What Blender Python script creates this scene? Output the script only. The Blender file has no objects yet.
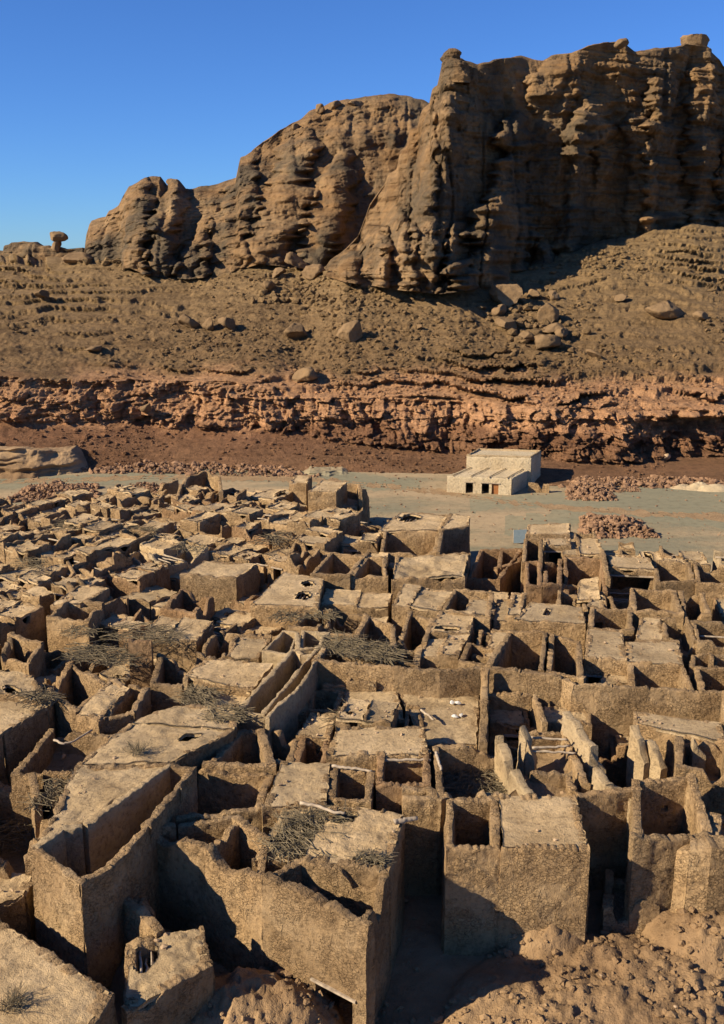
import bpy, math, random
import numpy as np
from mathutils import Vector
random.seed(7)
RNG = np.random.default_rng(11)
scn = bpy.context.scene
COL = scn.collection
# ------------------------------------------------------------------ camera
H = 40.0; F = 1000.0; PITCH = math.radians(14.1)
cp, sp_ = math.cos(PITCH), math.sin(PITCH)
cam_d = bpy.data.cameras.new('camera'); cam = bpy.data.objects.new('camera', cam_d); COL.objects.link(cam)
cam.location = (0, 0, H); cam.rotation_euler = (math.pi/2-PITCH, 0, 0)
cam_d.sensor_fit = 'VERTICAL'; cam_d.sensor_height = 36; cam_d.lens = 36*F/1024
cam_d.clip_end = 8000; cam_d.clip_start = 0.5
scn.camera = cam

def ray(px, py):
    a = (np.asarray(px, float)-362)/F; b = (512-np.asarray(py, float))/F
    return a, cp+b*sp_, -sp_+b*cp
def atz(px, py, z):
    x, y, w = ray(px, py); k = (z-H)/w
    return np.stack([x*k, y*k, np.zeros_like(x*k)+z], -1)
def aty(px, py, Y):
    x, y, w = ray(px, py); k = Y/y
    return np.stack([x*k, y*k, H+w*k], -1)
def proj(P):
    P = np.asarray(P, float); x, y, z = P[..., 0], P[..., 1], P[..., 2]-H
    d = y*cp-z*sp_; u = y*sp_+z*cp
    return 362+F*x/d, 512-F*u/d
# ------------------------------------------------------------------ noise
def _h(ix, iy, iz, s):
    h = (ix*374761393+iy*668265263+iz*1440662683+s*974634777) & 0xFFFFFFFF
    h = ((h ^ (h >> 13))*1274126177) & 0xFFFFFFFF
    h = ((h ^ (h >> 16))*2246822519) & 0xFFFFFFFF
    return ((h ^ (h >> 15)) & 0xFFFFFF)/float(0xFFFFFF)*2-1
def vn(x, y, z, s=0):
    x, y, z = np.broadcast_arrays(x, y, z)
    fx, fy, fz = np.floor(x), np.floor(y), np.floor(z)
    ix, iy, iz = fx.astype(np.int64), fy.astype(np.int64), fz.astype(np.int64)
    u, v, w = x-fx, y-fy, z-fz
    u = u*u*(3-2*u); v = v*v*(3-2*v); w = w*w*(3-2*w)
    def L(dy, dz):
        return _h(ix, iy+dy, iz+dz, s)*(1-u)+_h(ix+1, iy+dy, iz+dz, s)*u
    return (L(0, 0)*(1-v)+L(1, 0)*v)*(1-w)+(L(0, 1)*(1-v)+L(1, 1)*v)*w
def fbm(x, y, z, o=3, s=0, g=.5):
    r = 0; a = 1; t = 0
    for i in range(o):
        r = r+a*vn(x*2**i, y*2**i, z*2**i, s+i*17); t += a; a *= g
    return r/t
def ridged(x, y, z, o=3, s=0):
    r = 0; a = 1; t = 0
    for i in range(o):
        r = r+a*(1-2*np.abs(vn(x*2**i, y*2**i, z*2**i, s+i*29))); t += a; a *= .5
    return r/t
def lerp1(x, xs, ys): return np.interp(x, xs, ys)
# ------------------------------------------------------------------ objects
def tag(o, label=None, cat=None, group=None, kind=None):
    if label: o['label'] = label
    if cat: o['category'] = cat
    if group: o['group'] = group
    if kind: o['kind'] = kind
    return o
def mk(name, V, Q, mat, parent=None, smooth=True, tris=None):
    V = np.asarray(V, np.float64).reshape(-1, 3)
    if parent is not None: V = V-np.array(parent['_o'])
    me = bpy.data.meshes.new(name)
    Q = np.asarray(Q, np.int32).reshape(-1, 4) if Q is not None and len(Q) else np.zeros((0, 4), np.int32)
    T = np.asarray(tris, np.int32).reshape(-1, 3) if tris is not None and len(tris) else np.zeros((0, 3), np.int32)
    me.vertices.add(len(V)); me.vertices.foreach_set('co', V.astype(np.float32).ravel())
    nl = Q.size+T.size; me.loops.add(nl)
    me.loops.foreach_set('vertex_index', np.concatenate([Q.ravel(), T.ravel()]))
    me.polygons.add(len(Q)+len(T))
    st = np.concatenate([np.arange(len(Q))*4, Q.size+np.arange(len(T))*3]).astype(np.int32)
    me.polygons.foreach_set('loop_start', st)
    me.polygons.foreach_set('use_smooth', np.full(len(Q)+len(T), smooth))
    me.update(calc_edges=True); me.validate()
    me.materials.append(mat)
    o = bpy.data.objects.new(name, me); COL.objects.link(o)
    if parent is not None: o.parent = parent
    return o
def root(name, loc, label=None, cat=None, group=None):
    o = bpy.data.objects.new(name, None); COL.objects.link(o)
    o.location = [float(c) for c in loc]; o['_o'] = [float(c) for c in loc]
    o.empty_display_size = .5; o['kind'] = 'thing'
    return tag(o, label, cat, group)
def gridq(n, m, off=0, flip=False):
    i = np.arange(n-1)[:, None]*m+np.arange(m-1)[None, :]+off
    q = np.stack([i, i+m, i+m+1, i+1], -1).reshape(-1, 4)
    return q[:, ::-1] if flip else q
class MB:
    def __init__(s): s.v = []; s.q = []; s.t = []; s.n = 0
    def add(s, V, Q=None, T=None):
        V = np.asarray(V, float).reshape(-1, 3)
        if Q is not None: s.q.append(np.asarray(Q, int)+s.n)
        if T is not None: s.t.append(np.asarray(T, int)+s.n)
        s.v.append(V); s.n += len(V)
    def build(s, name, mat, parent=None, smooth=True):
        return mk(name, np.concatenate(s.v), np.concatenate(s.q) if s.q else None, mat, parent, smooth, np.concatenate(s.t) if s.t else None)
# ------------------------------------------------------------------ materials
def newmat(name):
    m = bpy.data.materials.new(name); m.use_nodes = True
    nt = m.node_tree; b = nt.nodes['Principled BSDF']; b.inputs['Roughness'].default_value = .95
    b.inputs['Specular IOR Level'].default_value = .15
    return m, nt, b
def N(nt, t, **k):
    n = nt.nodes.new(t)
    for a, v in k.items(): setattr(n, a, v)
    return n
def noise(nt, vec, scale, detail=5, rough=.6, mapscale=None):
    if mapscale:
        mp = N(nt, 'ShaderNodeMapping'); mp.inputs['Scale'].default_value = mapscale
        nt.links.new(vec, mp.inputs['Vector']); vec = mp.outputs['Vector']
    n = N(nt, 'ShaderNodeTexNoise'); n.inputs['Scale'].default_value = scale
    n.inputs['Detail'].default_value = detail; n.inputs['Roughness'].default_value = rough
    nt.links.new(vec, n.inputs['Vector']); return n.outputs['Fac']
def ramp(nt, fac, stops):
    r = N(nt, 'ShaderNodeValToRGB'); e = r.color_ramp.elements
    while len(e) < len(stops): e.new(.5)
    for i, (p, c) in enumerate(stops): e[i].position = p; e[i].color = (*c, 1) if len(c) == 3 else c
    nt.links.new(fac, r.inputs['Fac']); return r.outputs['Color']
def mix(nt, fac, a, b, bt='MIX'):
    m = N(nt, 'ShaderNodeMix', data_type='RGBA', blend_type=bt)
    if hasattr(fac, 'links') or isinstance(fac, bpy.types.NodeSocket): nt.links.new(fac, m.inputs[0])
    else: m.inputs[0].default_value = fac
    for s, i in ((a, 6), (b, 7)):
        if isinstance(s, bpy.types.NodeSocket): nt.links.new(s, m.inputs[i])
        else: m.inputs[i].default_value = (*s, 1)
    return m.outputs[2]
def bump(nt, b, items):
    prev = None
    for h, st, di in items:
        bp = N(nt, 'ShaderNodeBump'); bp.inputs['Strength'].default_value = st; bp.inputs['Distance'].default_value = di
        nt.links.new(h, bp.inputs['Height'])
        if prev: nt.links.new(prev, bp.inputs['Normal'])
        prev = bp.outputs['Normal']
    nt.links.new(prev, b.inputs['Normal'])
def pos(nt): return N(nt, 'ShaderNodeNewGeometry').outputs['Position']

def mud(name, c1, c2, c3, streak=.5, vary=.25):
    m, nt, b = newmat(name); p = pos(nt)
    n1 = noise(nt, p, .35, 6, .62); n2 = noise(nt, p, 3.2, 5, .7); n3 = noise(nt, p, 14, 3, .7)
    col = ramp(nt, n1, [(.3, c1), (.5, c2), (.72, c3)])
    dk = ramp(nt, n2, [(.32, (.5, .48, .45)), (.48, (.95, .95, .95)), (.7, (1.15, 1.13, 1.08))])
    col = mix(nt, .85, col, dk, 'MULTIPLY')
    sp = ramp(nt, n3, [(.32, (.55, .52, .5)), (.42, (1, 1, 1))])
    col = mix(nt, .45, col, sp, 'MULTIPLY')
    vo = N(nt, 'ShaderNodeTexVoronoi', feature='DISTANCE_TO_EDGE'); vo.inputs['Scale'].default_value = 3.4
    mp = N(nt, 'ShaderNodeMapping'); mp.inputs['Scale'].default_value = (1, 1, 1.7)
    wv = N(nt, 'ShaderNodeVectorMath', operation='ADD'); nt.links.new(p, wv.inputs[0])
    nv = N(nt, 'ShaderNodeTexNoise'); nv.inputs['Scale'].default_value = 2.5; nt.links.new(p, nv.inputs['Vector'])
    sc_ = N(nt, 'ShaderNodeVectorMath', operation='SCALE'); sc_.inputs['Scale'].default_value = .35; nt.links.new(nv.outputs['Color'], sc_.inputs[0]); nt.links.new(sc_.outputs[0], wv.inputs[1])
    nt.links.new(wv.outputs[0], mp.inputs['Vector']); nt.links.new(mp.outputs['Vector'], vo.inputs['Vector'])
    pm = noise(nt, p, .55, 4, .6); pmask = ramp(nt, pm, [(.44, (0, 0, 0)), (.54, (1, 1, 1))])
    vj = ramp(nt, vo.outputs['Distance'], [(.0, (.42, .4, .37)), (.09, (1.05, 1.03, 1))])
    mm = N(nt, 'ShaderNodeMath', operation='MULTIPLY'); mm.inputs[1].default_value = .55 if streak >= .5 else .1
    nt.links.new(pmask, mm.inputs[0]); col = mix(nt, mm.outputs[0], col, mix(nt, 1, col, vj, 'MULTIPLY'))
    oi = N(nt, 'ShaderNodeObjectInfo').outputs['Random']
    rv = ramp(nt, oi, [(0, (1-vary, 1-vary*1.05, 1-vary*1.1)), (.5, (1, .98, .95)), (1, (1.1, 1.06, 1.0))])
    col = mix(nt, 1, col, rv, 'MULTIPLY')
    st = noise(nt, p, 1.0, 4, .65, (3.6, 3.6, 1.1))
    if streak:
        sc = ramp(nt, st, [(.35, (.7, .68, .66)), (.55, (1, 1, 1))])
        col = mix(nt, streak*.6, col, sc, 'MULTIPLY')
    nt.links.new(col, b.inputs['Base Color'])
    bl = [(n2, .95, .2), (n3, 1, .09)]
    if streak >= .5:
        vh = mix(nt, pmask, (.35, .35, .35), vj); bl.append((vh, .8, .2))
    if streak: bl.append((st, .6*streak+.1, .18))
    bump(nt, b, bl); return m
M = {}
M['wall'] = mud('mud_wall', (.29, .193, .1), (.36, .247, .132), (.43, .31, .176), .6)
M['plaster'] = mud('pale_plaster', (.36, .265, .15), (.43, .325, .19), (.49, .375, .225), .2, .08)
M['brown'] = mud('reddish_mud', (.24, .15, .075), (.30, .19, .10), (.35, .235, .13), .6, .1)
M['roof'] = mud('mud_roof', (.36, .258, .138), (.48, .355, .2), (.58, .44, .26), 0, .2)
M['floor'] = mud('dirt_floor', (.24, .165, .09), (.31, .215, .12), (.37, .265, .15), 0, .1)
M['cream'] = mud('cream_render', (.5, .40, .25), (.55, .45, .29), (.6, .5, .33), .15, .03)

def rock(name, stops, varn, strata=1.0, amp=1.0):
    m, nt, b = newmat(name); p = pos(nt)
    n1 = noise(nt, p, .05, 7, .65); n2 = noise(nt, p, .55, 6, .7)
    st = noise(nt, p, 1.0, 5, .65, (.03, .03, .75)); n4 = noise(nt, p, 2.6, 4, .7)
    col = ramp(nt, n1, stops)
    sc = ramp(nt, st, [(.34, (.58, .52, .48)), (.5, (1, 1, 1)), (.66, (1.15, 1.08, 1.0))])
    col = mix(nt, .8*strata, col, sc, 'MULTIPLY')
    vs = noise(nt, p, 1.0, 7, .66, (.06, .06, .03))
    vf = ramp(nt, vs, [(.43, (0, 0, 0)), (.58, (1, 1, 1))])
    if varn is not None:
        bw = N(nt, 'ShaderNodeMath', operation='MULTIPLY'); bw.inputs[1].default_value = .85
        nt.links.new(vf, bw.inputs[0]); col = mix(nt, bw.outputs[0], col, varn)
    sp = ramp(nt, n2, [(.3, (.62, .58, .55)), (.5, (1, 1, 1)), (.7, (1.12, 1.08, 1.02))])
    col = mix(nt, .85, col, sp, 'MULTIPLY')
    nt.links.new(col, b.inputs['Base Color'])
    bump(nt, b, [(n2, .8*amp, 1.1), (st, .7*strata*amp+.01, .6), (n4, .8*amp, .3)])
    return m
M['cliff'] = rock('cliff_rock', [(.3, (.17, .10, .045)), (.5, (.215, .135, .066)), (.7, (.28, .19, .10))], (.075, .062, .042))
M['massif'] = rock('massif_rock', [(.3, (.165, .095, .04)), (.5, (.22, .138, .066)), (.7, (.30, .20, .105))], (.085, .066, .042))
M['boulder'] = rock('boulder_rock', [(.3, (.14, .09, .045)), (.5, (.19, .125, .065)), (.7, (.24, .16, .085))], None, .4, .5)
def slope_mat():
    m, nt, b = newmat('slope_rock'); p = pos(nt)
    sep = N(nt, 'ShaderNodeSeparateXYZ'); nt.links.new(p, sep.inputs[0])
    nz = noise(nt, p, .09, 5, .6)
    ad = N(nt, 'ShaderNodeMath', operation='MULTIPLY_ADD'); ad.inputs[1].default_value = 9; nt.links.new(nz, ad.inputs[0]); nt.links.new(sep.outputs[2], ad.inputs[2])
    mr = N(nt, 'ShaderNodeMapRange'); mr.inputs['From Min'].default_value = 0; mr.inputs['From Max'].default_value = 60
    nt.links.new(ad.outputs[0], mr.inputs['Value'])
    col = ramp(nt, mr.outputs[0], [(.06, (.24, .135, .07)), (.17, (.245, .128, .068)), (.2, (.52, .29, .15)), (.32, (.47, .27, .14)), (.37, (.235, .152, .075)), (.6, (.265, .178, .088)), (.8, (.30, .205, .10))])
    n2 = noise(nt, p, .7, 7, .72); n3 = noise(nt, p, 4, 4, .75)
    st = noise(nt, p, 1.0, 5, .65, (.05, .05, 1.1))
    c2 = ramp(nt, n2, [(.32, (.5, .46, .42)), (.5, (1, 1, 1)), (.68, (1.25, 1.2, 1.1))]); col = mix(nt, .85, col, c2, 'MULTIPLY')
    c3 = ramp(nt, n3, [(.33, (.5, .48, .46)), (.5, (1, 1, 1)), (.72, (1.3, 1.27, 1.2))]); col = mix(nt, .8, col, c3, 'MULTIPLY')
    c4 = ramp(nt, st, [(.35, (.65, .6, .56)), (.52, (1, 1, 1)), (.66, (1.15, 1.1, 1.05))]); col = mix(nt, .7, col, c4, 'MULTIPLY')
    nt.links.new(col, b.inputs['Base Color'])
    bump(nt, b, [(n2, 1, 1.2), (st, .6, .5), (n3, 1, .4)])
    return m
M['slope'] = slope_mat()
def ground_mat(name, a, c, d, bs=.6):
    m, nt, b = newmat(name); p = pos(nt)
    n1 = noise(nt, p, 1.0, 5, .6, (.03, .09, .1)); n2 = noise(nt, p, .8, 6, .7); n3 = noise(nt, p, 7, 3, .7)
    col = ramp(nt, n1, [(.4, a), (.5, c), (.6, d)])
    c2 = ramp(nt, n2, [(.3, (.7, .68, .66)), (.5, (1, 1, 1)), (.7, (1.12, 1.1, 1.08))]); col = mix(nt, .8, col, c2, 'MULTIPLY')
    c3 = ramp(nt, n3, [(.3, (.75, .73, .7)), (.42, (1, 1, 1))]); col = mix(nt, .7, col, c3, 'MULTIPLY')
    nt.links.new(col, b.inputs['Base Color']); bump(nt, b, [(n2, bs, .25), (n3, bs, .08)]); return m
M['valley'] = ground_mat('valley_dirt', (.20, .18, .115), (.26, .21, .125), (.35, .26, .15), .6)
M['gravel'] = ground_mat('gravel', (.20, .185, .118), (.222, .20, .125), (.25, .215, .13), .25)
M['towndirt'] = ground_mat('town_dirt', (.19, .12, .062), (.27, .175, .09), (.34, .23, .125), 1)
M['sand'] = ground_mat('pale_sand', (.38, .29, .17), (.42, .33, .2), (.46, .36, .22), .6)
def simple(name, c1, c2, sc=3, bs=.3):
    m, nt, b = newmat(name); p = pos(nt); n = noise(nt, p, sc, 4, .6)
    nt.links.new(ramp(nt, n, [(.3, c1), (.7, c2)]), b.inputs['Base Color']); bump(nt, b, [(n, bs, .05)]); return m
M['wood'] = simple('weathered_wood', (.22, .17, .12), (.42, .34, .24))
M['palm'] = simple('dry_palm', (.075, .062, .038), (.21, .165, .10), 2)
M['door'] = simple('door_wood', (.22, .09, .03), (.3, .13, .05))
M['rubble'] = simple('rubble_stone', (.12, .068, .04), (.30, .18, .10), .9)
M['stone'] = simple('loose_stone', (.24, .16, .09), (.42, .30, .18), .7)
M['blue'] = simple('blue_sheet', (.17, .22, .24), (.22, .27, .28))
M['white'] = simple('white_scrap', (.45, .44, .40), (.55, .54, .5))

# ------------------------------------------------------------------ mud-brick walls, roofs
def seg_grid(mb, A, B, inw, t, za, zb_, base, ds, rag, seed, s0=0, s1=1, ztop=None, zbot=None, inner=None, teeth=0, er=0, flare=.12):
    """a stretch of wall from A to B, thickness t along inw, with an eroded top"""
    A = np.asarray(A[:2], float); B = np.asarray(B[:2], float)
    L = np.linalg.norm(B-A); d = (B-A)/max(L, 1e-6)
    n = max(3, int(math.ceil(L*(s1-s0)/ds))+1)
    s = np.linspace(s0, s1, n); X = A[0]+d[0]*L*s; Y = A[1]+d[1]*L*s
    if ztop is None:
        zt = za+(zb_-za)*s
        zt = zt+rag*fbm(X*.55, Y*.55, seed*1.7, 3, seed)*1.3
        if er: zt = zt-er*np.clip(fbm(X*.3, Y*.3, seed*3.1, 2, seed+5)*2.2, 0, 1.2)
        rb = random.Random(seed*13+5)
        if rag > .09 and rb.random() < .5*min(1, er*2+.25) and L > 2:
            s_b = rb.uniform(0, 1); w_b = rb.uniform(.1, .3); zt = zt-rb.uniform(.4, 1.6)*np.clip(1.4-np.abs(s-s_b+.06*vn(s*L*1.3, seed, 2, 3))/w_b*1.4, 0, 1)
        ww = s*L/.42+seed
        zt = zt+teeth*(np.sin(ww*2*math.pi)*.5+vn(s*L*3.1, seed, 0, seed)*.8)
        zt = zt+.07*vn(s*L*5, seed+.5, 0, seed)+.16*np.round(vn(s*L*1.7, seed+.9, 0, seed+8)*1.6)/1.6*min(1, rag*7)
    else: zt = np.full(n, float(ztop))
    zbt = np.full(n, float(base if zbot is None else zbot))
    zt = np.maximum(zt, zbt+.15)
    hgt = float(np.max(zt-zbt)); m = max(3, int(hgt/ds)+1); mi = m if inner is None else max(2, min(inner, m))
    k1 = np.linspace(0, 1, m); k2 = np.linspace(1, 0, mi)
    top_in = .03
    offs = np.concatenate([np.zeros(m), [.07*t, .5*t, .93*t], np.full(mi, t)])
    zz = []
    for k in k1: zz.append(zbt+(zt-top_in-zbt)*k)
    zz += [zt-.01, zt+.02, zt-.01]
    for k in k2: zz.append(zbt+(zt-top_in-zbt)*k)
    Z = np.stack(zz, 1)                      # n x M
    O = np.broadcast_to(offs, Z.shape).copy()
    rel = np.clip((Z-base)/7., 0, 1)
    side = np.where(O < t*.3, -1, np.where(O > t*.7, 1, 0))
    O = O+side*flare*(1-rel)
    XX = X[:, None]+inw[0]*O; YY = Y[:, None]+inw[1]*O
    SS = (s*L)[:, None]+0*Z
    dep = np.clip((zt[:, None]-Z)/1.3, 0, 1)
    rib = vn(SS*2.1+seed, Z*.5, seed*1.3+side*9, 3)*(.03+.07*(1-dep))*np.clip(.6+1.2*vn(SS*.3,Z*.4,seed,4),.15,1.3)
    big = fbm(XX*.4, YY*.4, Z*.4+seed, 2, 5)*.13
    sm = fbm(XX*1.7, YY*1.7, Z*1.7, 3, 9, .7)*.075
    fn = fbm(XX*4.3, YY*4.3, Z*3.6, 2, 15, .7)*.055
    dn = (big+sm+fn)+rib*(side != 0)
    dd = dn*np.where(side == 0, 0, side)+big*(side == 0)
    XX = XX+inw[0]*dd+d[0]*vn(XX*2, YY*2, Z*2, 21)*.05*((s > s0+1e-6) & (s < s1-1e-6))[:, None]
    YY = YY+inw[1]*dd+d[1]*vn(XX*2, YY*2, Z*2, 21)*.05*((s > s0+1e-6) & (s < s1-1e-6))[:, None]
    V = np.stack([XX, YY, Z], -1); Mn = V.shape[1]
    mb.add(V.reshape(-1, 3), gridq(n, Mn, 0, True))
    # end caps and underside
    for e, fl in ((0, False), (n-1, True)):
        row = V[e]; k = np.arange(m)
        kk = np.clip((Mn-1-k*(mi-1)/(m-1)).round().astype(int), m+2, Mn-1)
        C = np.concatenate([row[:m], row[kk], row[m:m+3]])
        q = []
        for j in range(m-1): q.append([j, j+1, m+j+1, m+j])
        q.append([m-1, 2*m, 2*m+1, 2*m+1]); 
        q = np.array(q[:-1])
        tr = [[m-1, 2*m, 2*m+1], [m-1, 2*m+1, 2*m+2], [m-1, 2*m+2, 2*m-1]]
        if fl: q = q[:, ::-1]; tr = [x[::-1] for x in tr]
        mb.add(C, q, np.array(tr))
    if zbot is not None:
        mb.add(np.concatenate([V[:, 0], V[:, -1]]), np.array([[i, i+1, n+i+1, n+i] for i in range(n-1)]))

def wall(par, A, B, t=.5, base=-.3, ds=.25, rag=.12, seed=0, inner=None, teeth=0, er=0, openings=(), mat='wall', inw=None, inset=(0, 0), flare=.12, name='wall'):
    A = np.array(A, float); B = np.array(B, float); L = np.linalg.norm((B-A)[:2]); d = (B-A)/max(L, 1e-6)
    if inw is None: inw = np.array([-d[1], d[0]])
    za, zb_ = A[2], B[2]
    A = A+d*inset[0]; B = B-d*inset[1]; L = np.linalg.norm((B-A)[:2])
    if L < .3: return None
    mb = MB(); cur = 0.
    for (c, w, zl, zh) in sorted(openings):
        a, b = c-w/2/L, c+w/2/L
        if a > cur+.02: seg_grid(mb, A, B, inw, t, za, zb_, base, ds, rag, seed, cur, a, None, None, inner, teeth, er, flare)
        seg_grid(mb, A, B, inw, t, za, zb_, base, ds, rag, seed, a, b, None, zh, inner, teeth, er, flare)
        if zl > base+.3: seg_grid(mb, A, B, inw, t, za, zb_, base, ds, 0, seed, a, b, zl, None, inner, 0, 0, flare)
        cur = b
    if cur < .98: seg_grid(mb, A, B, inw, t, za, zb_, base, ds, rag, seed, cur, 1, None, None, inner, teeth, er, flare)
    o = mb.build(name, M[mat], par); o['_o'] = list(par['_o'])
    for (c, w, zl, zh) in openings:
        P = A+(B-A)*c; n_ = np.array([inw[0], inw[1], 0]); dd = np.array([d[0], d[1], 0])
        l = MB(); 
        C = np.array([P[0], P[1], zh-.02])+n_*(-.03)
        box(l, C, dd*(w/2+.25), n_*.16, np.array([0, 0, .07])); l.build('lintel', M['wood'], o, False)
    return o
def o_par(o, par): return par
def box(mb, C, a, b, c):
    C = np.array(C, float); V = [C+i*a+j*b+k*c for k in (-1, 1) for j in (-1, 1) for i in (-1, 1)]
    mb.add(V, [[0, 2, 3, 1], [4, 5, 7, 6], [0, 1, 5, 4], [2, 6, 7, 3], [0, 4, 6, 2], [1, 3, 7, 5]])
def tube(mb, P, r0, r1, seg=6):
    P = np.asarray(P, float); n = len(P); V = []
    T = np.gradient(P, axis=0); T /= np.linalg.norm(T, axis=1)[:, None]+1e-9
    up = np.array([0, 0, 1.]) if abs(T[0, 2]) < .9 else np.array([1., 0, 0])
    for i in range(n):
        a = np.cross(T[i], up); a /= np.linalg.norm(a)+1e-9; b = np.cross(a, T[i]); r = r0+(r1-r0)*i/(n-1)
        for j in range(seg):
            an = 2*math.pi*j/seg; V.append(P[i]+r*(math.cos(an)*a+math.sin(an)*b))
    q = [[i*seg+j, i*seg+(j+1) % seg, (i+1)*seg+(j+1) % seg, (i+1)*seg+j] for i in range(n-1) for j in range(seg)]
    t = [[0, j+1, j] for j in range(1, seg-1)]+[[(n-1)*seg, (n-1)*seg+j, (n-1)*seg+j+1] for j in range(1, seg-1)]
    mb.add(V, q, t)
def quadgrid(Q, ds):
    Q = np.asarray(Q, float)
    n = max(3, int(max(np.linalg.norm((Q[1]-Q[0])[:2]), np.linalg.norm((Q[2]-Q[3])[:2]))/ds)+1)
    m = max(3, int(max(np.linalg.norm((Q[3]-Q[0])[:2]), np.linalg.norm((Q[2]-Q[1])[:2]))/ds)+1)
    u = np.linspace(0, 1, n)[:, None, None]; v = np.linspace(0, 1, m)[None, :, None]
    return (Q[0]*(1-u)+Q[1]*u)*(1-v)+(Q[3]*(1-u)+Q[2]*u)*v
def slab(par, Q, ds, seed, mat='roof', th=.28, rough=.09, sag=.15, hole=None, name='roof', mound=0):
    G = quadgrid(Q, ds); n, m, _ = G.shape
    u = np.linspace(0, 1, n)[:, None]; v = np.linspace(0, 1, m)[None, :]
    x, y = G[..., 0], G[..., 1]
    edge = np.minimum(np.minimum(u, 1-u), np.minimum(v, 1-v))*2
    z = G[..., 2]-sag*np.sin(math.pi*u)*np.sin(math.pi*v)*(.6+.5*vn(seed*1.1, 0, 0, 3))
    z = z+rough*1.5*fbm(x*.35, y*.35, seed*.7, 2, 31)+rough*fbm(x*1.6, y*1.6, seed*.7, 3, 33)
    if mound: z = z+mound*np.clip(fbm(x*.33, y*.33, seed*2.3, 3, 37)+.15+(.5-edge)*.9, 0, 2)
    keep = np.ones((n-1, m-1), bool)
    if hole:
        uc = (u[:-1]+.5/(n-1)); vc = (v[:, :-1]+.5/(m-1))
        for (hu, hv, ru, rv) in hole:
            dd = ((uc-hu)/ru)**2+((vc-hv)/rv)**2+.55*fbm(x[:-1, :-1]*1.1, y[:-1, :-1]*1.1, seed, 3, 41)
            keep &= dd > 1
    ej = np.clip(1-edge*6, 0, 1)*(.16 if name == 'roof' else 0)*.75
    x = x+ej*vn(x*1.9, y*1.9, seed, 51); y = y+ej*vn(x*1.9, y*1.9, seed, 52); z = z-ej*(.5+.6*vn(x*1.3, y*1.3, seed, 53))
    T = np.stack([x, y, z], -1); Bt = T.copy(); Bt[..., 2] -= th
    V = np.concatenate([T.reshape(-1, 3), Bt.reshape(-1, 3)]); nm = n*m
    ii, jj = np.nonzero(keep); a = ii*m+jj
    q = [np.stack([a, a+m, a+m+1, a+1], 1), np.stack([a+1, a+m+1, a+m, a], 1)+nm]
    K = np.pad(keep, 1)
    def side(mask, p, r):
        i2, j2 = np.nonzero(mask)
        aa = i2*m+j2; P0 = aa+p; P1 = aa+r
        q.append(np.stack([P0, P1, P1+nm, P0+nm], 1))
    side(keep & ~K[:-2, 1:-1], 1, 0) ; side(keep & ~K[2:, 1:-1], m, m+1)
    side(keep & ~K[1:-1, :-2], 0, m); side(keep & ~K[1:-1, 2:], m+1, 1)
    q = np.concatenate(q)
    used = np.zeros(len(V), bool); used[q.ravel()] = True
    mp = np.cumsum(used)-1
    if not used.any(): return None
    return mk(name, V[used], mp[q], M[mat], par)

OCC = []     # footprints taken, world xy
STONES = []  # (x,y,z,r)
HOUSES = []  # for the labels
def dsz(P):
    d = float(np.mean(np.asarray(P)[:, 1])); return .155 if d < 60 else (.21 if d < 82 else (.32 if d < 115 else .45))
def scatter(Q, k, zoff=.05, rmin=.05, rmax=.2):
    for _ in range(k):
        u, v = random.random(), random.random()
        P = (Q[0]*(1-u)+Q[1]*u)*(1-v)+(Q[3]*(1-u)+Q[2]*u)*v
        STONES.append((P[0], P[1], P[2]+zoff, rmin+(rmax-rmin)*random.random()**2.5))
def beam(par, A, B, r=.09, mat='wood', name='beam', bend=.1):
    A = np.array(A, float); B = np.array(B, float); n = 6
    P = np.array([A+(B-A)*k/(n-1) for k in range(n)])
    P[1:-1] += (np.array([[random.uniform(-1, 1) for _ in range(3)] for _ in range(n-2)]))*bend*.5
    mb = MB(); tube(mb, P, r, r*.8, 7); return mb.build(name, M[mat], par)
SEED = [100]
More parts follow.
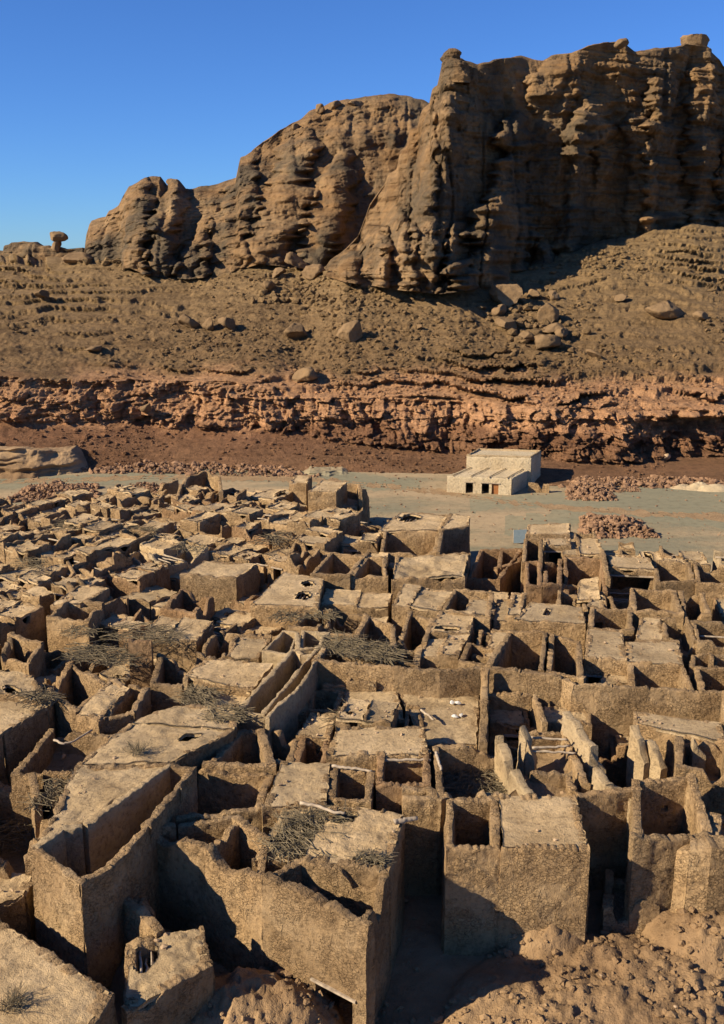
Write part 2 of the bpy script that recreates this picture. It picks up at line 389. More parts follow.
def cell(par, Q, kind, floor=3.5, t=.45, rag=.1, er=0, mat='wall', doors=(), skip='', hole=None, beams=0, teeth=None, tops=None, roofmat='roof', mound=.5, base=-.3, inw_walls=True, rough=.09, sag=.15):
    """Q world quad FL FR BR BL with z = wall tops"""
    SEED[0] += 7; sd = SEED[0]
    Q = np.asarray(Q, float); ds = dsz(Q); OCC.append(Q[:, :2].copy())
    zt = Q[:, 2].copy()-(.05 if kind == 'R' else 0)
    if tops is not None: zt = zt+np.array(tops, float)
    if teeth is None: teeth = .07 if kind == 'R' else .05
    for i, nm in enumerate('frbl'):
        if nm in skip: continue
        A = Q[i].copy(); B = Q[(i+1) % 4].copy(); A[2] = zt[i]; B[2] = zt[(i+1) % 4]
        ins = (t*.45, t*.45) if i % 2 else (0, 0)
        ops = [(c, w, zl, zh) for (wn, c, w, zl, zh) in doors if wn == nm]
        wall(par, A, B, t, base, ds, rag, sd+i, 3 if kind == 'R' else None, teeth, er, ops, mat, None, ins)
    if kind == 'R':
        C = Q.mean(0); R = Q+(C-Q)*.035; R[:, 2] = Q[:, 2]-.0
        rf = slab(par, R, ds, sd, roofmat, hole=hole, rough=rough, sag=sag)
        if hole and rf:
            rf['_o'] = list(par['_o'])
            for (hu, hv, ru, rv) in hole:
                for kk in range(random.randint(2, 4)):
                    f = hu+ru*random.uniform(-.75, .75); dz = np.array([0, 0, .34+random.uniform(0, .12)])
                    A = R[0]*(1-f)+R[1]*f; B = R[3]*(1-f)+R[2]*f; v0, v1 = max(hv-rv*1.4, .03), min(hv+rv*random.uniform(.5, 1.4), .97)
                    beam(rf, A*(1-v0)+B*v0-dz, A*(1-v1)+B*v1-dz-[0, 0, random.uniform(0, .4)], random.uniform(.05, .09))
        scatter(R, int(5+8*random.random()), .0)
        if hole:
            F_ = Q+(C-Q)*.06; F_[:, 2] = floor; slab(par, F_, ds*1.6, sd+3, 'floor', name='floor', mound=mound)
    if kind == 'O':
        C = Q.mean(0); R = Q+(C-Q)*.05; R[:, 2] = floor
        slab(par, R, ds*1.3, sd+3, 'floor', name='floor', rough=.12, sag=0, mound=mound)
        scatter(R, 8, .3, .08, .3)
    for b in range(beams):
        f = (b+.6+random.uniform(-.2, .2))/(beams+.2)
        A = Q[0]*(1-f)+Q[3]*f; B = Q[1]*(1-f)+Q[2]*f
        dz = random.uniform(.5, .9)
        beam(par, A-[0, 0, dz], B-[0, 0, dz+random.uniform(-.2, .2)], random.uniform(.07, .11))
def pq(pts, z):
    return np.array([atz(p[0], p[1], p[2] if len(p) > 2 else z) for p in pts])
def house(label, short, *prims, name='mud_brick_house', cat='house', group='ruined mud-brick houses of the old town', lm=False):
    """prims: ('R'|'O', quad px, z, opts) or ('W', pts px, z, opts)"""
    allp = []
    for p in prims: allp.append(pq(p[1], p[2]))
    c = np.concatenate(allp).mean(0); c[2] = 0
    r = root(name, c, label, cat, group)
    for p, P in zip(prims, allp):
        o = dict(p[3]) if len(p) > 3 else {}
        if p[0] == 'W':
            SEED[0] += 5; ds = dsz(P); o.setdefault('t', .5)
            for i in range(len(P)-1): wall(r, P[i], P[i+1], ds=ds, seed=SEED[0], **o)
        elif label is None and P[:, 1].mean() > 78 and p[0] == 'R' and not o.get('hole'):
            rs = random.Random(int(P[0, 0]*100)); w_ = np.linalg.norm(P[1]-P[0])
            us = [0, rs.uniform(.35, .65), 1] if w_ < 7 else [0, rs.uniform(.25, .4), rs.uniform(.6, .75), 1]
            for i_ in range(len(us)-1):
                f0, f1 = us[i_], us[i_+1]; S = np.array([P[0]*(1-f0)+P[1]*f0, P[0]*(1-f1)+P[1]*f1, P[3]*(1-f1)+P[2]*f1, P[3]*(1-f0)+P[2]*f0]); S[:, 2] += rs.uniform(-.6, .2)
                if rs.random() < .35: cell(r, S, 'O', **{**o, 'floor': S[0, 2]-2.6, 'er': .4, 't': .35, 'doors': ()})
                else: cell(r, S, 'R', **{**o, 't': .35, 'doors': ()})
        else: cell(r, P, p[0], **o)
    cen = np.concatenate(allp).mean(0); x, y = proj(cen)
    kinds = {p[0] for p in prims}
    HOUSES.append(dict(o=r, x=float(x), y=float(y), short=short, lm=lm, kinds=kinds, P=allp, auto=label is None))
    return r
D = lambda **k: k
# ------------------------------------------------------------------ the town, nearest first
h = house
h('large flat mud roof filling the bottom left corner, its edges bare of any parapet', 'corner roof',
  ('R', [(60,1070),(-150,1010),(-60,895),(114,991)][1:2]+[(60,1066),(114,991),(-40,893)], 5.5, D(t=.6, rag=.06, er=0)), lm=True)
h('long narrow roofless corridor house with thin pale wall tops, broad roof on its left', 'corridor house',
  ('W', [(30,848),(80,884),(112,868),(150,826),(180,788),(196,767),(168,763)], 8, D(t=.42, rag=.05, mat='wall', inner=None, base=-.3)),
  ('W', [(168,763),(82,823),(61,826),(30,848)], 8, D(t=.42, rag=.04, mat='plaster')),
  ('R', [(37,842),(82,824),(168,764),(76,764)], 7.7, D(t=.4, mat='wall', teeth=.03, skip='r', rough=.16)),
  ('R', [(76,764),(168,764),(236,729),(130,722)], 7.7, D(t=.4, teeth=.03, skip='fb', hole=[(.72,.75,.09,.12)], rough=.16)),
  ('R', [(130,722),(236,729),(236,705),(172,706)], 7.7, D(t=.4, teeth=.1, skip='f', rough=.18)), lm=True)
h('tall rough-plastered house with deep pits behind its front and a dark doorway below', 'tall rough-plastered house',
  ('W', [(142,827),(204,849),(262,878)], 7.2, D(t=.65, rag=.15, er=.3, teeth=.06)),
  ('W', [(262,878),(367,927)], 7.2, D(t=.65, rag=.15, er=.3, teeth=.06, openings=[(.7,2.5,0,2.5)])),
  ('O', [(143,826),(206,849),(238,815),(178,820)], 7, D(t=.45, skip='fr', er=.5, floor=4.6)),
  ('O', [(206,849),(262,878),(270,836),(238,816)], 7, D(t=.45, skip='f', er=.5, floor=3.6)),
  ('O', [(262,878),(367,927),(389,874),(300,856)], 7.1, D(t=.5, skip='f', er=.3, floor=3)),
  ('R', [(300,858),(389,872),(405,812),(333,804)], 7.2, D(t=.5, rough=.18, er=.1, hole=[(.2,.8,.2,.16),(.75,.1,.2,.09)], floor=4, skip='')), lm=True)
h('small house roofed with exposed brushwood, among the pits of the tall rough-plastered house', 'brushwood-roofed house',
  ('R', [(252,862),(300,858),(334,805),(284,806)], 6.7, D(t=.45, rough=.15, hole=[(.5,.45,.36,.3)], floor=4.6)), lm=True)
h('low broken house left of the tall house foot, sticks in its torn roof', 'torn-roofed low house',
  ('R', [(126,1012),(212,964),(203,926),(126,942)], 4.6, D(t=.5, rough=.2, er=.3, hole=[(.22,.72,.16,.24)], floor=2.5)),
  ('W', [(104,902),(118,897),(155,925)], 5.4, D(t=.6, er=.5, rag=.25)), lm=True)
h('square house joining a deep square pit and a flat roof over one high front', 'big square house',
  ('O', [(446,850),(501,848),(498,797),(446,798)], 7, D(t=.5, floor=2.6, rag=.07, teeth=.1)),
  ('R', [(501,848),(590,850),(576,795),(498,795)], 7.05, D(t=.5, rag=.08, teeth=.16, skip='l', rough=.06)),
  ('W', [(403,799),(447,798)], 7, D(t=.5, rag=.05)),
  ('W', [(447,798),(430,786),(402,786)], 7.0, D(t=.5, rag=.1)), lm=True)
h('roofless room with bright right wall, dark back wall pierced by one small hole', 'bright-walled room',
  ('O', [(634,836),(716,828),(694,774),(632,779)], 7, D(t=.55, floor=3, tops=[-.3,-.6,.1,.1], er=.2, doors=[('b',.5,.5,4.7,5.2)])),
  ('W', [(579,796),(642,789)], 7.0, D(t=.5, rag=.05)), lm=True)
h('crumbling heap-like ruin of stone and mud at the lower right edge', 'crumbling stone ruin',
  ('W', [(676,856,5.6),(690,850,6.4),(712,846,6.9),(760,846,6.9)], 0, D(t=1.3, rag=.6, er=.5)),
  ('O', [(700,850),(790,860),(770,800),(706,806)], 6.4, D(t=1.0, rag=.6, er=1.2, floor=4.6, mound=1.5, skip='f')), lm=True)
h('open yard between sloping white-lit walls, three thin poles laid across its ribbed back wall', 'yard with the poles',
  ('O', [(527,792),(590,786),(566,731),(519,733)], 6.4, D(t=.45, floor=4.6, skip='lf', mound=1.2, teeth=.12)),
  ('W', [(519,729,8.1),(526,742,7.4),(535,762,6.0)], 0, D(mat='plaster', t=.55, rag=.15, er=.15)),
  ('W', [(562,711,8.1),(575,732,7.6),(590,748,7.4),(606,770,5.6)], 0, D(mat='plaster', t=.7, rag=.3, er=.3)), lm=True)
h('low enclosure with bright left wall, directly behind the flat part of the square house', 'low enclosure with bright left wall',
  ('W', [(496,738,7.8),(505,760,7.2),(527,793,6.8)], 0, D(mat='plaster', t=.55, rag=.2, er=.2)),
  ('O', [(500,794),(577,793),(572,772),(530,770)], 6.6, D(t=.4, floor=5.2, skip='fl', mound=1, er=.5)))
h('jagged bright pinnacled wall beside the dark recess', 'pinnacled wall',
  ('W', [(592,768,7.4),(606,780,7.4),(640,789,7.2)], 0, D(mat='plaster', t=.6, rag=.8, er=1.0)), name='ruined_wall', cat='wall', group='freestanding wall remnants')
h('two bright leaning wall stubs with a dark gap between them', 'leaning wall stubs',
  ('W', [(630,727,7.8),(637,742,7.2),(644,764,5.9)], 0, D(mat='plaster', t=.6, rag=.4, er=.3)),
  ('W', [(645,737,7.3),(652,748,7.0),(661,768,5.9)], 0, D(mat='plaster', t=.6, rag=.3, er=.3)), name='ruined_wall', cat='wall', group='freestanding wall remnants')
h('long smooth flat roof with a rounded left end above a dark stone wall', 'long smooth roof',
  ('R', [(636,723),(726,741),(722,722),(634,711)], 7, D(t=.5, rag=.05, teeth=.03, rough=.04)))
h('small dark rooms with pointed wall stubs near the right edge', 'dark rooms by the right edge',
  ('O', [(676,768),(738,772),(730,742),(676,735)], 6.8, D(t=.5, floor=4, er=.8)),
  ('W', [(694,738,7.4),(706,756,6)], 0, D(mat='plaster', t=.5, er=.4)), ('W', [(722,690,8.4),(722,722,7)], 0, D(t=.6)))
h('long jagged-topped wall crossing the right side of the town', 'long jagged wall',
  ('W', [(482,668),(520,672),(562,677),(572,684),(612,686),(650,688),(700,692),(745,694)], 8.0, D(t=.55, rag=.085, teeth=.13, er=.12)),
  ('W', [(482,668,8.3),(481,700,8),(479,742,7.2)], 0, D(t=.55)),
  ('W', [(486,694),(532,695),(542,722)], 6.6, D(t=.4, teeth=.12)), lm=True)
h('deep pit room floored with dark brushwood', 'brush-floored pit',
  ('O', [(437,797),(500,796),(496,742),(432,745)], 7, D(t=.5, floor=4.6, skip='r', teeth=.12, mound=.3)), lm=True)
h('roofless room whose ribbed back wall is crossed by one pale pole', 'room with the pale pole',
  ('O', [(376,786),(431,785),(430,750),(378,752)], 7, D(t=.5, floor=3.2, mat='brown', teeth=.12, mound=.2)))
h('broad flat roof with a fringe of ribbed brick ends along its front', 'ribbed-fringe roof',
  ('R', [(326,755),(429,753),(425,726),(336,727)], 7.2, D(t=.5, teeth=.2, rag=.08, rough=.05)), lm=True)
h('shadowed square room beside a smooth roof, a crooked pole over its back wall', 'room with the crooked pole',
  ('O', [(328,799),(371,803),(375,768),(332,765)], 6.9, D(t=.45, floor=3, mound=.3)))
h('smooth square roof with one line of brick ends showing across it', 'smooth square roof',
  ('R', [(262,808),(327,801),(332,762),(282,761)], 7, D(t=.5, teeth=.08, rough=.12)))
h('shadowed roofless pit directly right of the corridor house', 'pit beside the corridor house',
  ('O', [(176,822),(262,810),(274,772),(200,768)], 6.7, D(t=.55, floor=2.6, er=.35, rag=.2, skip='l')))
h('rounded-wall pit in deep shade behind the corridor house roof', 'rounded shady pit',
  ('O', [(202,765),(276,766),(264,727),(237,730)], 7, D(t=.55, floor=3, er=.2)))
h('dark pit at the left edge heaped with dry sticks', 'stick-filled pit',
  ('O', [(-50,862),(34,862),(62,780),(-20,776)], 5.6, D(t=.6, floor=1.4, er=1, rag=.3)),
  ('W', [(28,772),(33,800)], 6.6, D(er=.5)), ('W', [(50,765),(52,796)], 6.4, D(er=.5)))
h('low strip roofs at the left edge above the corner roof', 'low strip roof',
  ('R', [(-50,925),(24,893),(34,872),(-40,868)], 4.6, D(rough=.2, er=.3)))
h('large flat roof cut by the left photo edge, shaded wall under its right side', 'left-edge roof',
  ('R', [(-40,772),(2,734),(52,703),(-50,694)], 7, D(t=.5, rough=.07, teeth=.04)), lm=True)
h('worn roof just behind the flat roof at the left edge', 'worn roof',
  ('R', [(-40,692),(50,701),(34,676),(-30,664)], 7.2, D(rough=.2, hole=[(.6,.3,.12,.2)])))
h('wide shady pit with a smooth back wall, left of a narrow sunlit roof', 'wide shady pit',
  ('O', [(44,692),(76,712),(108,682),(70,662)], 7, D(floor=3, er=.2)))
h('narrow sunlit strip roof between two dark pits', 'narrow strip roof',
  ('R', [(76,713),(99,720),(130,688),(112,676)], 7, D(rough=.16)))
h('dark angular pit with a doorway, right of the narrow strip roof', 'angular pit',
  ('O', [(99,720),(134,713),(150,686),(130,684)], 6.9, D(floor=3, er=.5, doors=[('b',.4,1,3,5.2)])))
h('lone upright brown slab of wall catching the sun', 'upright brown slab',
  ('W', [(128,641),(151,641)], 8.6, D(t=.6, mat='brown', rag=.1)), name='ruined_wall', cat='wall', group='freestanding wall remnants')
h('low ribbed house in front of the left-edge flat roof, thin pole sagging over it', 'low ribbed house',
  ('O', [(10,775),(88,775),(118,735),(50,728)], 6.2, D(floor=4.2, er=.5, teeth=.12, mound=1)))
h('small triangular pit left of the pale rectangular roof', 'triangular pit',
  ('O', [(150,684),(182,685),(200,664),(160,652)], 7, D(floor=3.5, er=.3)))
h('pale clean rectangular roof with a ragged wall below', 'pale rectangular roof',
  ('R', [(184,676),(252,690),(274,664),(208,656)], 7, D(rough=.1, teeth=.13)))
h('lower roof step tucked between brush heaps, just below the pale rectangular roof', 'lower roof step',
  ('R', [(192,708),(236,712),(254,690),(208,688)], 6.2, D(rough=.2)))
h('long slanting pit between two white-edged walls', 'slanting white-edged pit',
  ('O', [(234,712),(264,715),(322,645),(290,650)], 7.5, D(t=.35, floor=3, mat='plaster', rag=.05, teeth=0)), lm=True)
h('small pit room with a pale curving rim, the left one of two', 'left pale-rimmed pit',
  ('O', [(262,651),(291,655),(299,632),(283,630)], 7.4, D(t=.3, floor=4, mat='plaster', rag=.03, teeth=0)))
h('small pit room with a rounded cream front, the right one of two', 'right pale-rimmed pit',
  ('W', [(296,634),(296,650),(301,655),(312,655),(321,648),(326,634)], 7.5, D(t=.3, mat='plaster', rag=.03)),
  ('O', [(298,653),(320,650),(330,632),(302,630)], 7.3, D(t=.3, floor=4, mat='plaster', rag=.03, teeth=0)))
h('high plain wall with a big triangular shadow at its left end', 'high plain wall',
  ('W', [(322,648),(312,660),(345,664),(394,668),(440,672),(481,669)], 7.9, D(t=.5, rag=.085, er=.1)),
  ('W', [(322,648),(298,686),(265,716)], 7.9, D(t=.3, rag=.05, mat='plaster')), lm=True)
h('broad sunlit roof with scraps of white rubbish, in the centre of the town', 'roof with white scraps',
  ('R', [(424,745),(477,746),(480,692),(396,688)], 5.7, D(rough=.1)), 
  ('O', [(404,728),(425,730),(420,706),(406,706)], 5.9, D(t=.3, floor=3)), lm=True)
h('flat roof between two small pits at the foot of the high plain wall', 'roof at the wall foot',
  ('R', [(338,716),(404,720),(397,689),(346,690)], 5.8, D(rough=.14)))
h('small dark pit at the foot of the high plain wall, under its big shadow', 'dark pit under the shadow',
  ('O', [(306,712),(337,712),(345,690),(311,689)], 5.8, D(t=.4, floor=3)))
h('sunlit roof with scattered dirt, right of the slanting white-edged pit', 'dirt-strewn roof',
  ('R', [(266,716),(306,714),(311,689),(288,687)], 5.8, D(rough=.12)))
h('broken-fronted room with an arched brown alcove and grey debris', 'alcove room',
  ('R', [(296,736),(330,738),(336,713),(310,713)], 6.4, D(rough=.12)),
  ('O', [(292,768),(325,768),(330,738),(300,736)], 6.4, D(floor=3.6, er=.5, skip='f', mat='brown')))
h('black pit in full shade between the rounded shady pit and the alcove room', 'black pit',
  ('O', [(266,762),(292,766),(298,738),(262,722)], 6.6, D(floor=2.5, er=.3)))
h('low ragged wall and rubble edge standing left of the corridor house front', 'ragged edge',
  ('W', [(-20,905),(6,890),(28,893),(58,868)], 3.6, D(t=.7, rag=.4, er=.6)), name='ruined_wall', cat='wall', group='freestanding wall remnants')
h('thin ribbed wall with pointed left end, between the corridor house and the torn-roofed house', 'thin ribbed wall',
  ('W', [(106,868,6.4),(110,892,5.6),(114,905,4.6)], 0, D(t=.45, rag=.2, er=.2)), ('W', [(110,893,5.2),(132,900,5.0),(152,912,4.4)], 0, D(t=.45, rag=.25, er=.3, teeth=.12)), name='ruined_wall', cat='wall', group='freestanding wall remnants')
h('crooked inner wall crossing the near pit of the tall rough-plastered house', 'crooked inner wall',
  ('W', [(300,905,5.6),(322,880,5.9),(330,866,6.4)], 0, D(t=.4, rag=.3, er=.6)), name='ruined_wall', cat='wall', group='freestanding wall remnants')
h('low broken room in the shade right of the big square house', 'low broken room',
  ('O', [(604,905),(660,905),(655,868),(606,868)], 2.4, D(t=.45, floor=.6, er=.8, rag=.3)))
# ---- middle distance, right
h('tall pit room with a wide triangular shadow, just behind the long jagged wall', 'tall pit room',
  ('O', [(484,667),(544,671),(548,631),(508,629)], 7.8, D(floor=3, er=.15)))
h('tall pit room with a thin dividing wall, second behind the long jagged wall', 'second tall pit room',
  ('O', [(546,672),(584,680),(581,640),(550,633)], 7.7, D(floor=3.4, er=.15)))
h('flat roof with a dark narrow niche under its front corner', 'roof above the niche',
  ('R', [(584,657),(627,660),(622,630),(588,628)], 7.6, D(doors=[('f',.2,1.3,2,6)], rough=.06)), 
  ('R', [(600,684),(637,684),(632,669),(604,668)], 6.3, D(rough=.12)))
h('broad pale roof above a courtyard with a small square doorway', 'square-door courtyard',
  ('R', [(627,661),(684,665),(678,640),(626,641)], 7.6, D(rough=.05, teeth=.05)),
  ('O', [(630,692),(700,694),(684,665),(628,662)], 7.4, D(floor=3.6, tops=[-.6,-.6,0,0], doors=[('b',.78,1.4,3.8,5.3)], mound=.2)), lm=True)
h(None, 'roof', ('R', [(690,665),(745,665),(742,650),(692,652)], 7.4))
h(None, 'pit', ('O', [(700,690),(745,690),(735,668),(694,667)], 7.2, D(er=.4)))
h(None, 'roof', ('R', [(636,640),(698,641),(688,618),(640,616)], 7.4, D(rough=.07)))
h(None, 'roof', ('O', [(698,641),(750,643),(745,622),(690,620)], 7.6, D(er=.2, beams=1)))
h(None, 'pit', ('O', [(632,610),(684,613),(676,590),(630,587)], 7.4, D(er=.2, mound=.3)))
h(None, 'pit', ('O', [(684,613),(712,614),(704,592),(678,590)], 7.3, D(er=.6)))
h('flat-roofed portico with two wide black openings side by side', 'twin-opening portico',
  ('R', [(610,567),(656,569),(650,557),(607,555)], 7.4, D(rough=.05, teeth=.03, t=.4, doors=[('f',.27,3.1,3,6.5),('f',.74,2.7,3,6.5)])), 
  ('W', [(600,548,8),(606,578,7.6)], 0, D(t=.5, er=.1)), lm=True)
h(None, 'pit', ('O', [(656,582),(697,581),(690,562),(652,558)], 7.2, D(er=.25, mound=.2)))
h(None, 'pit', ('O', [(697,583),(745,585),(735,566),(693,562)], 7.2, D(er=.2, mound=.2)))
h(None, 'roof', ('R', [(563,552),(604,553),(598,537),(560,537)], 6.4, D(rough=.06)))
h('plain flat-topped room with one dark window, last house before the open valley', 'last windowed house',
  ('R', [(526,534),(570,534),(570,523),(528,524)], 6, D(doors=[('f',.5,1.3,3.2,4.8)], rag=.04, teeth=.02)), lm=True)
h(None, 'room', ('O', [(522,562),(543,562),(543,539),(524,538)], 7, D(floor=3, rag=.05)))
h('small portico with one wide black opening beside a narrow door', 'single-opening portico',
  ('R', [(546,545),(570,545),(570,538),(546,538)], 6.6, D(doors=[('f',.5,3.2,3,5.8)], rag=.04, t=.4)))
h(None, 'yard', ('O', [(497,568),(521,562),(522,548),(500,548)], 5.6, D(floor=2, rag=.05, mat='brown', mound=.2)))
h(None, 'room', ('O', [(526,586),(542,586),(542,561),(525,561)], 7, D(floor=3, mat='brown', mound=.1, rag=.05)))
h(None, 'room', ('O', [(543,586),(562,584),(562,559),(544,561)], 7, D(floor=3, mat='brown', er=.3)))
h('wide open-fronted room with a ribbed reddish back wall', 'reddish-backed room',
  ('O', [(565,588),(608,588),(604,559),(563,557)], 7.2, D(floor=3, mat='brown', teeth=.12, tops=[-1,-.5,.2,.2], er=.1)))
h(None, 'heap', ('R', [(556,600),(600,600),(598,580),(562,580)], 6.6, D(er=.6, rough=.4, rag=.4)))
h(None, 'pit', ('O', [(555,608),(588,610),(586,592),(558,590)], 6.8, D(er=.5)))
h(None, 'roof', ('R', [(588,604),(617,606),(612,592),(590,591)], 7, D(er=.2, rough=.1)))
h(None, 'roof', ('R', [(512,620),(586,624),(582,606),(530,602)], 7.3, D(rough=.12, hole=[(.4,.6,.06,.2)])))
h('room with small black doorway in its lit back wall, near a worn broad roof', 'doorway room',
  ('O', [(588,628),(634,631),(632,608),(590,608)], 7.3, D(floor=4, doors=[('b',.85,1.2,4,6)], mound=.2)))
h('small ribbed-fronted house with a narrow black door', 'ribbed house with the door',
  ('R', [(464,613),(493,616),(497,600),(470,597)], 7, D(teeth=.15, rag=.2, doors=[('f',.35,1.0,3.5,6)])))
h(None, 'roof', ('R', [(494,616),(520,618),(526,594),(497,594)], 7.2, D(rough=.16)))
h('corner house with tall shaded right wall beside a black shadow at the valley edge', 'tall corner house',
  ('R', [(440,530),(469,526),(470,515),(450,513)], 7.2, D(rag=.06, teeth=.04, t=.45)),
  ('R', [(378,531),(440,531),(450,514),(400,512)], 6.8, D(rough=.2, hole=[(.3,.7,.2,.2)])),
  ('W', [(440,528),(436,552)], 7, D(er=.4)), lm=True)
h(None, 'pit', ('O', [(380,551),(436,553),(440,531),(384,530)], 6.6, D(er=.7, rag=.3)))
h('two-storey house block at the far edge of the town with a pale flat roof', 'far two-storey block',
  ('R', [(308,491),(336,492),(347,482),(322,480)], 8.3, D(rag=.05, teeth=.03, rough=.05)),
  ('R', [(289,484),(306,485),(312,476),(295,475)], 8, D(rag=.2)),
  ('W', [(347,484),(357,484),(359,492)], 7.5, D(rag=.1)),
  ('W', [(272,494),(290,495),(308,494)], 6, D(rag=.15)),
  ('R', [(335,508),(356,508),(362,500),(345,498)], 5.4, D(rag=.05)), 
  ('W', [(348,500,4.5),(356,489,6.5),(366,489,6),(369,499,3.5)], 0, D(rag=.05, inner=3)), lm=True)
h('tall broken ruin standing alone at the far left edge of the town', 'lone ruin',
  ('W', [(178,491),(190,476),(206,473),(218,477),(219,491)], 7.6, D(er=.8, rag=.4, base=-.3, teeth=0)),
  ('W', [(160,486),(178,480)], 5.6, D(er=.8)), lm=True)
h('long pit house with a pale top rim and two triangular shadows', 'double-shadow pit',
  ('O', [(310,574),(350,575),(366,556),(330,552)], 7.4, D(floor=3, rag=.06)),
  ('O', [(350,575),(388,576),(386,557),(366,556)], 7.3, D(floor=3, er=.3)))
h('wide ragged-topped block with a broad lit front, in the middle of the town', 'ragged-topped block',
  ('R', [(392,578),(465,576),(470,552),(396,555)], 7.2, D(teeth=.1, er=.6, rag=.3, rough=.3)), lm=True)
h('walled yard whose back wall throws a slanting shadow, at the valley edge', 'walled yard',
  ('O', [(467,578),(500,580),(523,549),(480,549)], 5.8, D(floor=1.6, rag=.05, mat='brown')), lm=True)
h(None, 'roof', ('R', [(418,653),(458,656),(470,634),(427,634)], 7.2, D(rough=.06)))
h(None, 'pit', ('O', [(458,662),(494,668),(506,650),(468,642)], 7.2, D(floor=3)))
h(None, 'roof', ('R', [(428,632),(470,634),(476,610),(440,610)], 7.1, D(rough=.1, hole=[(.4,.2,.36,.13)], floor=3)))
h(None, 'roof', ('R', [(472,650),(502,655),(512,626),(480,624)], 7.3, D(rough=.08)))
h('deep lit room left of the small ribbed house, a steep shadow across its wall', 'steep-shadow room',
  ('O', [(440,611),(490,618),(494,592),(454,588)], 7.2, D(floor=3, teeth=.1)))
h(None, 'roof', ('R', [(392,606),(440,610),(454,590),(404,584)], 6.9, D(rough=.2, er=.2)))
h(None, 'pit', ('O', [(398,640),(426,644),(436,618),(408,608)], 7.1, D(floor=3, er=.3)))
h('broad smooth roof with two small peaked openings, in the middle of the town', 'two-opening roof',
  ('R', [(250,604),(318,608),(324,578),(284,571)], 7.3, D(rough=.08, hole=[(.72,.35,.14,.14),(.7,.75,.13,.1)], floor=4)), lm=True)
h('smooth-fronted tall wall block with vertical rain streaks', 'streaked block',
  ('R', [(180,575),(236,578),(258,564),(204,560)], 7.1, D(teeth=.05, rag=.12, rough=.15)), lm=True)
h(None, 'roof', ('R', [(320,604),(388,606),(392,592),(326,588)], 6.6, D(rough=.2)))
h(None, 'roof', ('R', [(288,628),(356,632),(368,612),(306,608)], 7, D(rough=.15)))
h(None, 'pit', ('O', [(342,656),(397,658),(395,624),(366,614)], 7.2, D(floor=3, er=.1)))
h(None, 'pit', ('O', [(398,664),(418,665),(422,648),(400,646)], 7.0, D(floor=4, er=.6)))
h(None, 'roof', ('R', [(196,650),(258,654),(272,632),(214,628)], 7, D(rough=.15)))
h(None, 'pit', ('O', [(160,608),(196,612),(214,596),(182,588)], 7.2, D(er=.3, mat='brown')))
h(None, 'roof', ('R', [(140,634),(196,640),(214,618),(160,612)], 6.9, D(rough=.15)))
h(None, 'pit', ('O', [(0,652),(28,662),(44,640),(10,632)], 7.2, D(er=.3)))
h(None, 'pit', ('O', [(46,616),(88,622),(104,600),(70,596)], 7.3, D(er=.2)))
h(None, 'roof', ('R', [(50,605),(98,604),(128,590),(80,584)], 7, D(rough=.15)))

# ------------------------------------------------------------------ the rest of the town
def subcells(Q, rnd):
    def at(u, v): return (Q[0]*(1-u)+Q[1]*u)*(1-v)+(Q[3]*(1-u)+Q[2]*u)*v
    w = np.linalg.norm(Q[1]-Q[0]); d = np.linalg.norm(Q[3]-Q[0])
    us = [0, 1] if w < 4.0 else ([0, rnd.uniform(.35, .65), 1] if w < 7.4 else [0, rnd.uniform(.27, .4), rnd.uniform(.6, .73), 1])
    out = []
    for i in range(len(us)-1):
        vs = [0, 1] if d < 4.0 or rnd.random() < .15 else [0, rnd.uniform(.35, .65), 1]
        for j in range(len(vs)-1): out.append(np.array([at(us[i], vs[j]), at(us[i+1], vs[j]), at(us[i+1], vs[j+1]), at(us[i], vs[j+1])]))
    return out
def inpoly(x, y, P):
    c = np.zeros(np.shape(x), bool); n = len(P)
    for i in range(n):
        x1, y1 = P[i]; x2, y2 = P[(i+1) % n]
        m = ((y1 > y) != (y2 > y)) & (x < (x2-x1)*(y-y1)/(y2-y1+1e-12)+x1); c ^= m
    return c
town = [tuple(atz(a, b, 6.5)[:2]) for a, b in [(-260,560),(-160,500),(0,490),(60,486),(110,487),(170,484),(215,480),(280,484),(320,480),(372,496),(380,512),(395,516),(440,516),(468,530),(500,560),(522,546),(524,528),(570,524),(640,530),(690,530),(706,540),(800,548),(900,620)]]+[tuple(atz(a, b, 0)[:2]) for a, b in [(900,800),(724,840),(640,800),(560,820),(400,880),(200,1024),(-100,1024),(-260,900)]]
CR = 0.4; GX0, GY0 = -130, 35; GW, GH = int(260/CR), int(150/CR)
occ = np.zeros((GW, GH), bool)
gx = GX0+CR*(np.arange(GW)+.5)[:, None]+np.zeros((1, GH)); gy = GY0+CR*(np.arange(GH)+.5)[None, :]+np.zeros((GW, 1))
def mark(P):
    P = np.asarray(P); i0, i1 = int((P[:, 0].min()-GX0)/CR)-1, int((P[:, 0].max()-GX0)/CR)+2
    j0, j1 = int((P[:, 1].min()-GY0)/CR)-1, int((P[:, 1].max()-GY0)/CR)+2
    i0, j0 = max(i0, 0), max(j0, 0); s = (slice(i0, max(i1, 0)), slice(j0, max(j1, 0)))
    return s, inpoly(gx[s], gy[s], [tuple(p) for p in P])
for P in OCC:
    s, m = mark(P); occ[s] |= m
street = [(95,935,60,875),(400,1020,430,830),(580,930,640,850)]  # yards kept open (pixels on the ground)
for (x0, y0, x1, y1) in [(300,1030,450,850),(590,960,660,830),(20,1000,110,890)]:
    P = [tuple(atz(a, b, 0)[:2]) for a, b in [(x0,y0),(x1,y0),(x1,y1),(x0,y1)]]
    s, m = mark(np.array(P)); occ[s] |= m
nproc = 0
